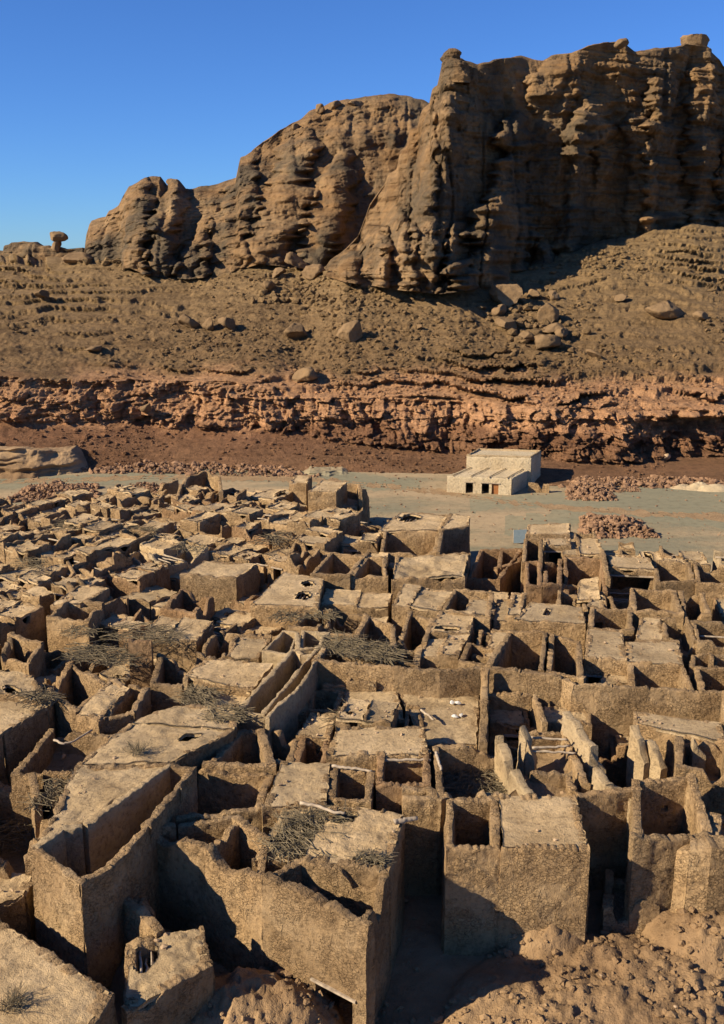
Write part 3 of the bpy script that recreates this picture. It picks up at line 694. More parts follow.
for frame, ang, small in (('left', 31, 0), ('right', 9, 0), ('left', 33, 1), ('right', 8, 1), ('left', 29, 2), ('right', 11, 2)):
    a = math.radians(ang); e1 = np.array([math.cos(a), -math.sin(a)]); e2 = np.array([math.sin(a), math.cos(a)])
    v = 5.0
    while v < 290:
        dv = random.uniform(3.0, 4.2) if small else random.uniform(4.2, 6.0) if v < 70 else random.uniform(5.2, 7.4)
        u = -220+random.uniform(0, 4)
        while u < 160:
            du = random.uniform(3.0, 4.6) if small else (random.uniform(3.6, 7.0) if v < 70 else random.uniform(5, 9.5)); jit = random.uniform(-.5, .5)
            Q = np.array([u*e1+(v+jit)*e2, (u+du-.1)*e1+(v+jit)*e2, (u+du-.1+random.uniform(-.3,.3))*e1+(v+dv+jit)*e2, (u+random.uniform(-.3,.3))*e1+(v+dv+jit)*e2])
            u += du
            if frame == 'left': Q = Q+np.array([[random.uniform(-.7,.7), random.uniform(-.5,.5)] for _ in range(4)])
            c = Q.mean(0); sx, sy = proj([c[0], c[1], 6])
            split = 20+.0*c[1]
            lim = lerp1(sy, [480, 560, 640, 760], [400, 330, 250, 200])
            if frame == 'left' and sx > lim: continue
            if frame == 'right' and sx <= lim: continue
            if not (-70 < sx < 800 and sy < 1050): continue
            if not inpoly(np.array([c[0]]), np.array([c[1]]), town)[0]: continue
            if sum(inpoly(Q[:, 0], Q[:, 1], town)) < 4: continue
            ok = False; Qs = Q
            for sh in ((1.08, .92) if small == 1 else ((.95, .8) if small else (1, .82, .68))):
                Qs = c+(Q-c)*sh; s, m = mark(Qs)
                if m.sum() and (occ[s] & m).sum()/m.sum() < ((.12, .2)[small-1] if small else .05): ok = True; break
            if not ok or (small and c[1] < 64): continue
            far = c[1]
            r_ = random.random()
            if r_ < .03: 
                continue
            occ[s] |= m
            z = (5.4 if small else 6.5)+.9*float(vn(c[0]*.06, c[1]*.06, 0, 77))+random.uniform(-.8, .7)
            Q3 = np.column_stack([Qs, np.full(4, z)])
            R_ = root('mud_brick_house', (c[0], c[1], 0), None, 'house', 'ruined mud-brick houses of the old town')
            desc = []; kinds = []
            mat = random.choices(['wall', 'brown', 'plaster'], [12, 1.2, .5])[0]
            subs = subcells(Q3, random)
            for si, SQ in enumerate(subs):
                kind = 'R' if random.random() < .62 else 'O'; kinds.append(kind)
                zz_ = z+(random.uniform(-.7, .5) if len(subs) > 1 else 0); SQ = SQ.copy(); SQ[:, 2] = zz_
                dr = []
                if kind == 'R':
                    hole = None
                    if random.random() < .25: hole = [(random.uniform(.3,.7), random.uniform(.3,.7), random.uniform(.12,.3), random.uniform(.12,.3))]; desc.append('holed')
                    if random.random() < .18: dr = [('f', random.uniform(.3,.7), 1.1, 3, zz_-.9)]; desc.append('door')
                    cell(R_, SQ, 'R', floor=zz_-3, er=random.choice([0, .3, .6]), rag=random.uniform(.1, .3), rough=random.uniform(.1, .3), hole=hole, doors=dr, mat=mat, t=.31, sag=random.uniform(.1,.5), tops=[random.uniform(-.15,.25) for _ in range(4)])
                else:
                    bm = 0
                    if random.random() < .22: dr = [('b', random.uniform(.3,.7), 1.0, zz_-3.1, zz_-1.2)]; desc.append('door')
                    if random.random() < .2: bm = random.randint(1, 3); desc.append('beam')
                    e = random.choice([.1, .5, .9, 1.3]); desc.append('worn' if e > .6 else 'sharp')
                    cell(R_, SQ, 'O', floor=zz_-random.uniform(2.2, 3.6), er=e, rag=random.uniform(.1, .35), beams=bm, doors=dr, mat=mat, t=.31, mound=random.uniform(.3, 1.7), tops=[random.uniform(-1.1,.5) for _ in range(4)])
            kind = kinds[0]
            px, py = proj(Q3.mean(0))
            HOUSES.append(dict(o=R_, x=float(px), y=float(py), short=None, lm=False, kinds=set(kinds), P=[Q3], auto=True, desc=desc, mat=mat))
            nproc += 1
        v += dv+(1.4 if random.random() < .18 else 0)
print('procedural houses', nproc, 'total', len(HOUSES))
# ------------------------------------------------------------------ ground
def mound_z(x, y):
    z = .18*fbm(x*.25, y*.25, 0, 3, 60)+.1*fbm(x*1.2, y*1.2, 0, 3, 61)
    def ell(c, rx, ry, hh, pw=2):
        d = ((x-c[0])/rx)**2+((y-c[1])/ry)**2
        return hh*np.clip(1-d, 0, 1)**(1/pw)
    m = 0
    c = atz(640, 1005, 1.3); n = .45*fbm(x*.3, y*.3, 0, 4, 63, .6)+.3*np.abs(fbm(x*.7, y*.7, 0, 4, 64, .65))+.26*fbm(x*1.8, y*1.8, 0, 4, 65, .75)
    m = np.maximum(m, ell(c, 10.5, 7.6, 1.15))
    c = atz(545, 925, 1.5); m = np.maximum(m, ell(c, 2.6, 2.2, 2.0))
    c = atz(720, 900, 3); m = np.maximum(m, ell(c, 4.5, 4.5, 2.4))
    c = atz(250, 1010, 1.5); m = np.maximum(m, ell(c, 5, 3.4, 2.6))
    c = atz(52, 885, 2.5); m = np.maximum(m, ell(c, 3, 3, 3.2))
    c = atz(152, 950, 2); m = np.maximum(m, ell(c, 3, 2.5, 2.4))
    fade = np.clip((128-y)/20, 0, 1)
    return (z+m*(1+.25*n)+np.clip(m, 0, 1)*n)*fade-.0
def flat_mix(px): return px
cols = np.concatenate([np.linspace(-900, -90, 60), np.arange(-87, 815, 2.5), np.linspace(820, 1700, 60)])
Yb_px = lambda px: lerp1(px, [-900, -200, 0, 150, 350, 450, 540, 724, 900, 1700], [478, 478, 474, 468, 472, 474, 486, 488, 492, 492])
def Yof(py): return (H/(sp_-(512-py)/F*cp))*(cp+(512-py)/F*sp_)
rows = []; d = 14.
while d < 128: rows.append(d); d += .22 if 36 < d < 70 else (.4 if d < 110 else .8)
rows = np.array(rows)
yb = Yof(Yb_px(cols))+4
far = np.linspace(0, 1, 60)[1:]
X = np.zeros((len(cols), len(rows)+len(far))); Y = np.zeros_like(X)
Y[:, :len(rows)] = rows[None, :]
Y[:, len(rows):] = rows[-1]+(yb[:, None]-rows[-1])*far[None, :]
k = (cols-362)/F
depth = Y*cp+H*sp_            # along the view axis, for z = 0
X = k[:, None]*depth
Z = mound_z(X, Y)
def road_z(x, y): return 0
gq = gridq(*X.shape)
# town dirt near, valley dirt beyond: two sheets meeting edge to edge
jn = int(np.searchsorted(rows, 127))
V = np.stack([X, Y, Z], -1)
def sheet(name, V, mat, kind='structure'):
    n, m, _ = V.shape
    o = mk(name, V.reshape(-1, 3), gridq(n, m), M[mat]); o['kind'] = kind; return o
ground = sheet('ground', V, 'valley')
ground.data.materials.append(M['towndirt'])
nf = len(ground.data.polygons); ctr = np.zeros(nf*3); ground.data.polygons.foreach_get('center', ctr); ctr = ctr.reshape(-1, 3)
tm = inpoly(ctr[:, 0]+1.2*vn(ctr[:, 0]*.3, ctr[:, 1]*.3, 0, 5), ctr[:, 1]-2, town) | (ctr[:, 1] < 92)
ground.data.polygons.foreach_set('material_index', tm.astype(np.int32))
# wide land beyond the frame, below everything modelled
def land(x0, x1, y0, y1, z, name='desert_ground'):
    g = np.stack(np.meshgrid(np.linspace(x0, x1, 80), np.linspace(y0, y1, 80), indexing='ij'), -1)
    zz = z+1.2*fbm(g[..., 0]*.01, g[..., 1]*.01, 0, 3, 90)
    return sheet(name, np.dstack([g, zz]), 'valley')
land(-3000, 3000, -2500, 3500, -3)
# gravel road bands lying on the flat valley floor
def band(name, pts, mat, dz):
    a = np.array([atz(p[0], p[1], 0) for p in pts]); b = np.array([atz(p[0], p[2], 0) for p in pts])
    n = 400; s = np.linspace(0, 1, n); t = np.linspace(0, 1, len(pts))
    A = np.stack([np.interp(s, t, a[:, i]) for i in range(3)], -1); B = np.stack([np.interp(s, t, b[:, i]) for i in range(3)], -1)
    w = np.linspace(0, 1, 16)[None, :, None]; G = A[:, None]*(1-w)+B[:, None]*w
    G[:, :, 1] += (2.2*vn(G[..., 0]*.09, 0, w[..., 0]*0+dz*900, 44)+1.6*vn(G[..., 0]*.5, 0, dz*900, 45)+1.4*vn(G[..., 0]*1.9, 0, dz*900, 46))*(w[..., 0]-.5)*2
    G[..., 2] = dz+0*G[..., 2]
    # follow the ground
    G[..., 2] = mound_z(G[..., 0], G[..., 1])+dz
    return sheet(name, G, mat)
band('gravel_road', [(-260,492,480),(0,489,477),(90,484,475),(200,480,471),(290,481,472),(350,490,474),(420,489,480)], 'gravel', .006)
band('gravel_path', [(470,512,499),(530,506,494),(600,508,493),(660,510,490),(724,512,490),(830,516,492)], 'gravel', .010)
band('gravel_patch', [(505,536,516),(540,524,514),(600,518,512),(660,522,514),(724,532,518),(830,540,520)], 'gravel', .014)

for k_, (o1, o2) in enumerate(((0, .5), (2.2, 2.7))):
    band('tyre_track', [(-200,484+o1,484+o2),(0,481+o1,481+o2),(150,476+o1,476+o2),(300,477+o1,477+o2),(400,486+o1,486+o2),(520,502+o1,502+o2),(640,512+o1,512+o2),(800,520+o1,520+o2)], 'floor', .020+k_*.004)
rp = np.random.default_rng(5); PS = []
for _ in range(2600):
    c_ = atz(rp.uniform(-60, 780), rp.uniform(472, 545), 0)
    if not inpoly(np.array([c_[0]]), np.array([c_[1]]), town)[0]:
        r_ = .05+.22*rp.random()**6; PS.append((c_[0], c_[1], r_*.3, r_))
PLAIN = PS
# ------------------------------------------------------------------ rocky slope: ledge cliff and scree, then the high cliffs
Y1p = lambda px: lerp1(px, [-300, 0, 100, 250, 300, 350, 450, 540, 724, 1000], [420, 420, 424, 430, 436, 442, 452, 460, 466, 468])
Y2p = lambda px: lerp1(px, [-300, 0, 150, 250, 275, 300, 450, 560, 640, 724, 1000], [374, 377, 381, 384, 388, 396, 402, 406, 412, 412, 412])
Y3p = lambda px: lerp1(px, [-300, 0, 130, 190, 260, 330, 400, 460, 520, 560, 600, 640, 690, 724, 850, 1000], [262, 262, 262, 270, 262, 272, 278, 281, 272, 260, 248, 238, 227, 229, 238, 240])
def slopeY(px, py):
    b, y1, y2, y3 = Yb_px(px), Y1p(px), Y2p(px), Y3p(px)
    Yb = Yof(b)
    Y1 = Yb+14; Y2 = Y1+7; Y3 = lerp1(px, [-300, 0, 200, 300, 345, 460, 490, 560, 724, 1000], [318, 312, 298, 288, 262, 256, 268, 284, 298, 310])
    t0 = np.clip((b-py)/(b-y1), 0, 1); t1 = np.clip((y1-py)/(y1-y2), 0, 1); t2 = np.clip((y2-py)/(y2-y3), 0, 1)
    return Yb+(Y1-Yb)*t0+(Y2-Y1)*t1+(Y3-Y2)*(.55*t2+.45*t2**1.6)
def smin_step(z, hs, sharp):
    f = z/hs; i = np.floor(f); r = f-i
    return (i+np.where(r < sharp, r/sharp*.35, .35+(r-sharp)/(1-sharp)*.65))*hs
pxs = np.concatenate([np.linspace(-420, -62, 60), np.arange(-60, 790, 1.15), np.linspace(792, 1150, 60)])
vs = np.linspace(0, 1, 330)
PX = pxs[:, None]+0*vs[None, :]
b_ = Yb_px(pxs)[:, None]+1.0; t_ = Y3p(pxs)[:, None]
PY = b_+(t_-b_)*vs[None, :]
SY = slopeY(PX, PY); P = aty(PX, PY, SY)
def detail_slope(P, PX, PY):
    x, y, z = P[..., 0].copy(), P[..., 1].copy(), P[..., 2].copy()
    y1, y2 = Y1p(PX), Y2p(PX)
    band_ = np.clip((y1+2-PY)/4, 0, 1)*np.clip((PY-y2+2)/4, 0, 1)
    foot = np.clip((PY-y1)/8, 0, 1)
    talus = np.clip((y2-PY)/8, 0, 1)
    # ledge cliff: blocky faces
    blk = ridged(x*.16, 0, z*.07, 4, 70)*2.6+1.5*fbm(x*.45, y*.2, z*.6, 4, 71, .65)+1.2*np.round(vn(x*.3, 1, z*.28, 171)*2)/2
    wx = x+1.1*vn(x*.3, z*.4, 0, 172); wz = z+.8*vn(x*.25, z*.3, 4, 173)
    blk = blk*.75+1.5*_h(np.floor(wx/2.3).astype(np.int64), np.floor(wz/1.7+.3*np.floor(wx/2.3)).astype(np.int64), 0*np.floor(wx).astype(np.int64), 5)+.6*_h(np.floor(wx/1.0).astype(np.int64), np.floor(wz/.8).astype(np.int64), 0*np.floor(wx).astype(np.int64), 6)
    cells = np.floor(vn(x*.22, 0, z*.3, 72)*3)/3
    strat = .9*np.sign(np.sin(z*1.5+2*vn(x*.05, 0, 0, 73)))*.5
    recess = np.exp(-((PX-712)/66.)**4)*6*np.clip((PY-y2-4)/6, 0, 1)
    yy = y+band_*(-(blk+1.4*cells+strat)+recess)
    big = 1.2*fbm(x*.045, y*.045, 0, 3, 74)
    zz = z+talus*(big*.8+.75*fbm(x*.25, y*.25, 0, 4, 75)+.42*fbm(x*.9, y*.9, 0, 3, 76, .7))+foot*.35*fbm(x*.35, y*.35, 0, 4, 77)*np.clip(z/2, 0, 1)
    # terraces
    mask = np.clip(.0+1.8*fbm(x*.03, y*.03, z*.05, 3, 78)+.35*np.clip((PX-420)/200, 0, 1), 0, .8)*talus
    lowr = np.clip((PY-(y2-20-38*np.clip((PX-300)/150, 0, 1)))/14, 0, 1)*talus; mask = np.clip(mask+lowr*.75, 0, 1)
    w = zz+4.2*fbm(x*.028, y*.03, 0, 4, 79)+.6*fbm(x*.3,y*.3,0,3,83)
    ter = smin_step(w, 2.3, .8)-w
    zz = zz+ter*mask*1.25
    ph = (w/2.3) % 1; lm_ = mask*np.clip(.5+1.6*vn(x*.07, y*.02, z*.1, 84), 0, 1.4)
    lm_ = lm_*(1+.5*lowr)
    yy = yy+lm_*(1.5*np.exp(-((ph-.86)/.05)**2)-1.5*np.exp(-((ph-.97)/.035)**2)-1.0*np.exp(-((ph-.02)/.035)**2))
    w2 = zz*2.6+2*fbm(x*.06, y*.06, 0, 2, 80)
    zz = zz+.18*np.abs(fbm(x*.5, y*.9, 0, 3, 82))*talus
    edge = np.clip((PX*0+np.clip(z, 0, 3))/1.5, 0, 1)
    zz = z+(zz-z)*edge
    return np.stack([x, yy, zz], -1)
SP = detail_slope(P, PX, PY)
# run on under the high cliffs
last = SP[:, -1:, :]; ext = []
for dY, dz in ((6, 1), (20, 2), (60, 3)):
    e = last.copy(); e[..., 1] += dY; e[..., 0] *= 1+dY/300; e[..., 2] += dz; ext.append(e)
rocky = sheet('rocky_hillside', np.concatenate([SP]+ext, 1), 'slope')
def on_slope(px, py):
    i = int(np.argmin(abs(pxs-px))); j = int(np.argmin(abs(PY[i]-py))); return SP[i, j]

def cliff_sheet(name, mat, pxs, vs, bot, top, Yg, seed, amp=1., vamp=1., back=70, strataA=.9, ragtop=1.6, ridges=(), dip=0., crack=1.):
    """bot/top: (px list, py list); Yg: (px list, [Y at v=0,.25,.5,.75,1] rows)"""
    PX = pxs[:, None]+0*vs[None, :]
    yb_ = lerp1(pxs, *bot)[:, None]; yt_ = lerp1(pxs, *top)[:, None]
    yt_ = yt_+ragtop*(fbm(pxs*.09, seed, 0, 3, seed)+.5*np.round(vn(pxs*.05, seed, 1, seed)*2)/2)[:, None]
    PY = yb_+(yt_-yb_)*vs[None, :]
    gxp, rows_ = Yg; R = np.array(rows_, float); vv = np.linspace(0, 1, R.shape[1])
    cols_ = np.stack([np.interp(pxs, gxp, R[:, i]) for i in range(R.shape[1])], 1)
    # smooth across columns
    kk = np.hanning(21); kk /= kk.sum()
    for i in range(cols_.shape[1]): cols_[:, i] = np.convolve(np.pad(cols_[:, i], 10, 'edge'), kk, 'valid')
    Yd = np.stack([np.interp(vs, vv, cols_[i]) for i in range(len(pxs))])
    for pts in ridges:
        a_ = np.array(pts, float); c_, w_, pr = [np.interp(PY, a_[:, 0], a_[:, i], 0 if i == 3 else None, None) for i in (1, 2, 3)]
        w_ = w_*(1+.3*vn(PX*.02, PY*.11, pts[0][0], seed)+.25*vn(PX*.02, PY*.3, pts[0][0], seed+1)); c_ = c_+2.5*vn(0*PX, PY*.09, pts[0][0], seed+2)
        Yd = Yd-1.3*pr*np.sqrt(np.clip(1-((PX-c_)/w_)**2, 0, 1))*(1+.2*vn(PX*.05, PY*.2, 0, seed))
    P = aty(PX, PY, Yd); x, y, z = P[..., 0].copy(), P[..., 1].copy(), P[..., 2].copy()
    wx = x+5*fbm(x*.04, z*.03, seed, 2, seed+1)
    pil = ridged(wx*.075, z*.012, seed*1.3, 3, seed+2)*3.4*vamp
    fis = -np.clip(1-np.abs(vn(wx*.11, z*.02, seed, seed+3))*7, 0, 1)*2.6*vamp
    fis = fis*crack
    w = z-dip*x+1.2*fbm(x*.03, seed, 0, 2, seed+4)
    bx, bz = x+2*vn(x*.15, z*.2, 0, seed+40), w+1.2*vn(x*.12, z*.15, 3, seed+41)
    blocks = 1.0*_h(np.floor(bx/4.5).astype(np.int64), np.floor(bz/2.6+.37*np.floor(bx/4.5)).astype(np.int64), 0*np.floor(bx).astype(np.int64), seed+42)+.55*_h(np.floor(bx/2.1).astype(np.int64), np.floor(bz/1.2+.37*np.floor(bx/2.1)).astype(np.int64), 0*np.floor(bx).astype(np.int64), seed+43)
    blocks = blocks*np.clip(.3+1.5*fbm(x*.04, seed, z*.06, 2, seed+44), 0, 1)
    lay = 1.5*vn(x*.014, seed, w*.42, 7)+.9*vn(x*.03, seed, w*1.05, 8)+.45*vn(x*.08, seed, w*2.3, 9)
    lay = lay+.5*np.sign(vn(x*.02, seed, w*.8, 12))
    sm = np.clip(.55+1.4*fbm(x*.05, z*.05, seed, 2, seed+5), 0, 1)
    st = lay*strataA*.8*(.15+.85*sm)
    rough = fbm(x*.07, y*.05, z*.05, 3, seed+16, .5)*4.2+fbm(x*.18, y*.1, z*.22, 4, seed+6, .5)*1.8-np.abs(fbm(x*.3, y*.3, z*.36, 4, seed+7, .6))*1.6+np.round(vn(x*.28,seed,z*.3,seed+8)*1.5)*.4
    dsp = (pil*1.15+fis+st*.8+rough+blocks*.7)*amp
    tv = vs[None, :]; dsp = dsp*np.clip((1-tv)*12, .0, 1)**.5
    y = y-dsp; x = x-x/np.maximum(y, 1)*dsp*0
    V = np.stack([x, y, z], -1)
    lastr = V[:, -1:, :]; ex = []
    for dY, dz in ((1.5, .5), (4, .3), (9, -.6), (18, -2), (back, -8), (back+5, -60)):
        e = lastr.copy(); e[..., 1] += dY; e[..., 2] += dz+.6*vn(e[..., 0]*.2, dY, 0, seed); ex.append(e)
    return sheet(name, np.concatenate([V]+ex, 1), mat)
# left shoulder
cliff_sheet('cliff', 'cliff', np.arange(84, 500, 1.1), np.linspace(0, 1, 190),
  ([84,130,150,190,220,260,300,340,500], [268,268,276,279,276,264,268,270,290]),
  ([84,86,90,105,108,118,122,128,140,152,160,166,172,178,184,195,210,222,236,240,250,262,275,290,300,310,330,345,380,395,410,425,440,500],
   [255,236,223,218,212,207,199,189,181,178,179,187,180,182,190,190,188,184,178,158,153,143,136,124,121,112,105,102,96,94,96,101,108,140]),
  ([84,140,200,260,320,400,500], [[306,308,312,318,330],[300,303,309,320,330],[298,303,310,318,332],[296,302,314,328,345],[296,306,322,338,356],[300,312,330,344,360],[305,318,334,348,362]]), 201, .95, .7, 70, .6, 1.5, [[(150,250,6,2),(175,246,14,5),(215,236,20,6),(262,222,22,6)],[(128,300,8,2),(150,296,22,6),(200,286,26,7),(250,270,26,6)],[(180,180,6,2),(200,172,14,5),(270,160,18,6)],[(178,142,5,2),(190,140,14,5),(270,134,18,6)],[(150,345,8,2),(180,338,18,5),(240,320,22,6),(275,310,22,6)],[(215,208,6,2),(235,200,12,5),(275,190,16,6)]], .3, .6)
# main massif
cliff_sheet('cliff', 'massif', np.arange(326, 900, 1.05), np.linspace(0, 1, 250),
  ([326,345,400,440,520,560,600,640,690,724,900], [276,282,290,294,284,272,260,250,240,240,250]),
  ([326,330,345,358,370,385,388,397,400,407,410,418,422,430,433,439,442,445,450,458,462,466,478,490,500,512,530,545,552,575,590,605,618,624,630,636,650,668,682,686,700,708,711,720,724,735,760,900],
   [268,262,250,238,205,184,176,171,153,147,131,127,110,103,89,84,66,56,54,60,61,63,66,64,59,57,60,61,56,52,47,43,43,41,48,53,51,48,46,44,46,47,52,60,67,70,72,66]),
  ([326,345,380,420,436,455,470,490,510,530,560,590,620,660,724,800,900],
   [[268,270,273,277,282],[264,268,274,282,289],[260,266,275,287,298],[259,263,270,280,293],[257,260,265,273,288],[263,266,269,275,288],[268,271,274,280,290],[277,279,281,286,292],[286,287,288,291,296],[291,293,295,298,303],[297,299,300,302,305],[302,303,300,301,304],[309,310,308,308,311],[314,315,314,314,316],[323,324,323,324,327],[332,333,334,335,338],[345,346,348,350,353]]), 301, 1.0, .8, 60, 1.0, 1.2,
  ridges=[[(111,519,4,2),(117,518,9,6),(128,516,13,7.5),(138,513,19,8.5),(145,514,17,8),(151,517,12,6.5),(160,512,17,8),(180,508,22,9),(205,504,27,10.5),(232,499,33,12),(260,495,38,13),(300,492,42,14)],
    [(222,460,6,3),(230,459,12,6),(240,457,15,7.5),(250,459,15,8),(265,458,19,9),(300,459,24,10)],
    [(92,604,8,2),(104,600,18,5),(120,592,24,7.5),(136,586,22,8.5),(148,578,16,7),(156,575,13,6),(163,574,8,2)],
    [(140,612,6,2),(150,606,14,5),(165,604,12,5),(180,600,8,3),(190,600,6,1)],
    [(238,541,6,2),(246,542,11,5),(256,545,13,6),(300,547,16,7)],
    [(112,632,5,3),(120,636,12,5),(180,640,15,5),(260,642,14,4)],
    [(110,430,4,2),(150,428,8,4),(170,427,11,5.5),(230,425,12,6.5),(300,425,13,6.5)],
    [(222,410,5,3),(232,409,9,5),(300,408,10,6)],[(226,384,5,3),(236,383,9,5),(300,382,10,6)],[(90,448,10,1),(110,446,16,4),(150,445,18,4),(170,446,10,1)],[(232,352,5,2),(244,351,10,4),(300,350,12,5)],
    [(205,400,8,2),(225,398,15,3.5),(300,396,20,5)], [(230,440,7,2),(245,438,11,3.5),(300,436,14,4)],
    [(225,372,8,1),(240,366,18,3),(300,360,28,5)], [(60,560,10,1),(75,556,24,4),(95,552,26,5),(112,552,20,3),(118,552,14,1)], [(62,668,8,2),(90,664,18,5),(170,662,20,6),(240,662,20,6)], [(64,700,8,2),(100,702,16,5),(240,704,18,6)], [(120,735,8,2),(160,738,20,6),(240,740,22,6)], [(85,585,10,1),(200,575,8,2),(225,572,14,4),(265,572,18,5)]])
# low mesas on the left skyline
cliff_sheet('cliff', 'cliff', np.arange(-260, 100, 1.2), np.linspace(0, 1, 70),
  ([-260,100], [272,272]),
  ([-260,-60,-20,0,3,4,8,10,34,40,46,50,60,66,82,86,100], [244,240,252,253,252,246,245,243,243,247,247,249,248,250,249,255,260]),
  ([-260,0,100], [[335,336,337,338,340],[330,331,332,333,335],[326,327,328,330,332]]), 401, .7, .5, 40, 1.1, .8)

# ------------------------------------------------------------------ pinnacles, capstones and boulders
def spire(name, label, cat, axis, seed, mat='massif', amp=.8, group=None):
    """axis rows: (px centre, py, px width, Y, depth ratio)"""
    A = np.array(axis, float); n = 90; t = np.linspace(0, 1, n); tt = np.linspace(0, 1, len(A))
    I = [np.interp(t, tt, A[:, i]) for i in range(A.shape[1])]
    C = aty(I[0], I[1], I[3]); R = I[2]/2/F*np.linalg.norm(C-[0, 0, H], axis=1)
    m = 72; th = np.linspace(0, 2*math.pi, m+1)
    X = C[:, 0][:, None]+R[:, None]*np.cos(th); Y = C[:, 1][:, None]+(R*I[4])[:, None]*np.sin(th); Z = C[:, 2][:, None]+0*X
    nx, ny = np.cos(th)[None], np.sin(th)[None]
    w = Z+.9*vn(X*.1, Y*.1, 0, seed)
    d = (.9*vn(X*.03, 1, w*.5, seed)+.6*vn(X*.05, 3, w*1.3, seed)+ridged(X*.22, Y*.22, Z*.14, 4, seed)*1.3+fbm(X*.4, Y*.4, Z*.5, 4, seed+1, .65)*1.9)*amp*np.clip(R[:, None]/2.5, .15, 1)-.4*np.clip(R[:, None]/2.5, 0, 1)
    X = X+nx*d; Y = Y+ny*d; X[:, -1] = X[:, 0]; Y[:, -1] = Y[:, 0]
    V = np.stack([X, Y, Z], -1).reshape(-1, 3); q = gridq(n, m+1)
    top = len(V); V = np.vstack([V, [C[0]+[0, 0, .2*R[0]]]]); tr = [[j, j+1, top] for j in range(m)]
    return tag(mk(name, V, q, M[mat], None, True, tr), label, cat, group)
G1 = 'rock pinnacles against the cliffs'
spire('rock_pinnacle', 'weathered knob of rock crowning the left edge of the main cliff', 'pinnacle',
  [(452,49,7,286,1),(452,53,14,286,1),(450,59,15,286,1),(455,64,24,286,1),(456,72,26,285,1),(456,84,24,284,1)], 37, amp=.5, group=G1)
def ico(sub):
    import bmesh
    bm = bmesh.new(); bmesh.ops.create_icosphere(bm, subdivisions=sub, radius=1)
    v = np.array([x.co[:] for x in bm.verts]); f = np.array([[y.index for y in x.verts] for x in bm.faces]); bm.free(); return v, f
ICO = {k: ico(k) for k in (1, 2, 4)}
def rockmesh(sub, sc, seed, ang=.75, rot=None):
    v, f = ICO[sub]; v = v.copy(); r = np.random.default_rng(seed)
    for _ in range(int(9)):
        n = r.normal(size=3); n /= np.linalg.norm(n); d = r.uniform(.45, .85)
        k = v@n-d; v = v-np.clip(k, 0, None)[:, None]*n*ang
    v = v*np.array(sc); 
    if sub > 2: v = v+np.stack([fbm(v[:, 0]*1.3, v[:, 1]*1.3, v[:, 2]*1.3+i*9, 3, seed+i) for i in range(3)], 1)*.13*min(sc)
    a = r.uniform(-.5, .5) if rot is None else rot; c, s = math.cos(a), math.sin(a)
    R = np.array([[c, 0, s], [0, 1, 0], [-s, 0, c]]); b = r.uniform(0, 6.28)
    R2 = np.array([[math.cos(b), -math.sin(b), 0], [math.sin(b), math.cos(b), 0], [0, 0, 1]])
    return v@(R@R2).T, f
def boulder(px, py, wpx, hpx, label, seed, Y=None, mat='boulder', ang=1.0, name='boulder', group='boulders on the slope', sink=.3):
    P = on_slope(px, py) if Y is None else aty(px, py, Y)
    k = np.linalg.norm(P-[0, 0, H])/F; w, hh = wpx*k/2*(1.3 if Y is None else 1.15), hpx*k/2*(1.35 if Y is None else 1.15)
    v, f = rockmesh(4, (w, w*.85, hh), seed, ang)
    c = P+np.array([0, 0, hh*(1-sink)]) if Y is None else P
    o = mk(name, v, None, M[mat], None, True, f); o.location = [float(q) for q in c]
    return tag(o, label, 'boulder', group)
B = boulder
B(506,306,28,20,'large split boulder at the upper left of the rockfall on the slope', 1)
B(545,322,22,20,'upright orange block in the middle of the rockfall', 2)
B(508,331,24,10,'flat slab lying low on the left side of the rockfall', 3)
B(546,346,26,15,'rounded boulder at the bottom of the rockfall', 4)
B(532,300,14,8,'small block at the top of the rockfall', 5)
B(553,300,12,9,'small pale block at the upper right of the rockfall', 6)
B(525,343,12,9,'small grey block between the flat slab and the bottom boulder', 7)
B(562,338,14,9,'block on the right fringe of the rockfall', 8)
B(552,333,18,9,'flat block wedged under the orange block of the rockfall', 9)
B(500,318,16,9,'block right under the large split boulder', 10)
B(664,315,34,15,'long tilted slab alone on the right slope with a dark shadow', 11, ang=1)
B(352,337,24,15,'large dark boulder right of centre on the middle slope', 12)
B(296,336,24,15,'broad dark boulder left of the large dark one on the middle slope', 13)
B(190,330,19,12,'left boulder of three in a row on the left slope', 14)
B(209,330,12,11,'middle boulder, smallest of three in a row on the left slope', 15)
B(229,329,18,11,'right boulder of three in a row on the left slope', 16)
B(306,382,24,12,'wide dark boulder resting right on top of the ledge cliff', 17)
B(298,262,22,14,'boulder under the cliff where it meets the rockfall gully', 18, group='boulders under the cliffs')
B(314,276,20,13,'pale block in the gully between the two cliffs', 19, group='boulders under the cliffs')
B(268,290,14,9,'small block below the left shoulder cliff', 20)
B(278,276,15,8,'flat block at the mouth of the gully', 21, group='boulders under the cliffs')
B(78,262,22,9,'low boulder on the left skyline right of the mushroom rock', 22, group='boulders under the cliffs')
B(44,300,12,7,'small boulder on the far left upper slope', 23)
B(94,352,14,7,'flat dark boulder on the far left lower slope', 24)
B(620,300,12,6,'small block between the rockfall and the long tilted slab', 25)
B(700,320,13,7,'small block right of the long tilted slab', 26)
B(420,330,8,5,'lone small stone on the bare middle slope', 27)
B(596,356,16,6,'flat block near the right ledges', 28)
B(150,408,12,7,'fallen block at the foot of the left ledge cliff', 29)
B(670,462,7,5,'pale fallen block below the dark recess of the ledge cliff', 30, mat='stone')
CG = 'capstones on the cliff tops'
B(696,42,26,13,'flat-topped capstone perched on the right end of the main cliff', 41, Y=331, ang=.9, group=CG)
B(695,56,24,16,'narrow neck of rock under the flat-topped capstone', 42, Y=332, group=CG)
B(623,44,14,8,'small capstone on the summit ridge right of centre', 43, Y=306, group=CG)
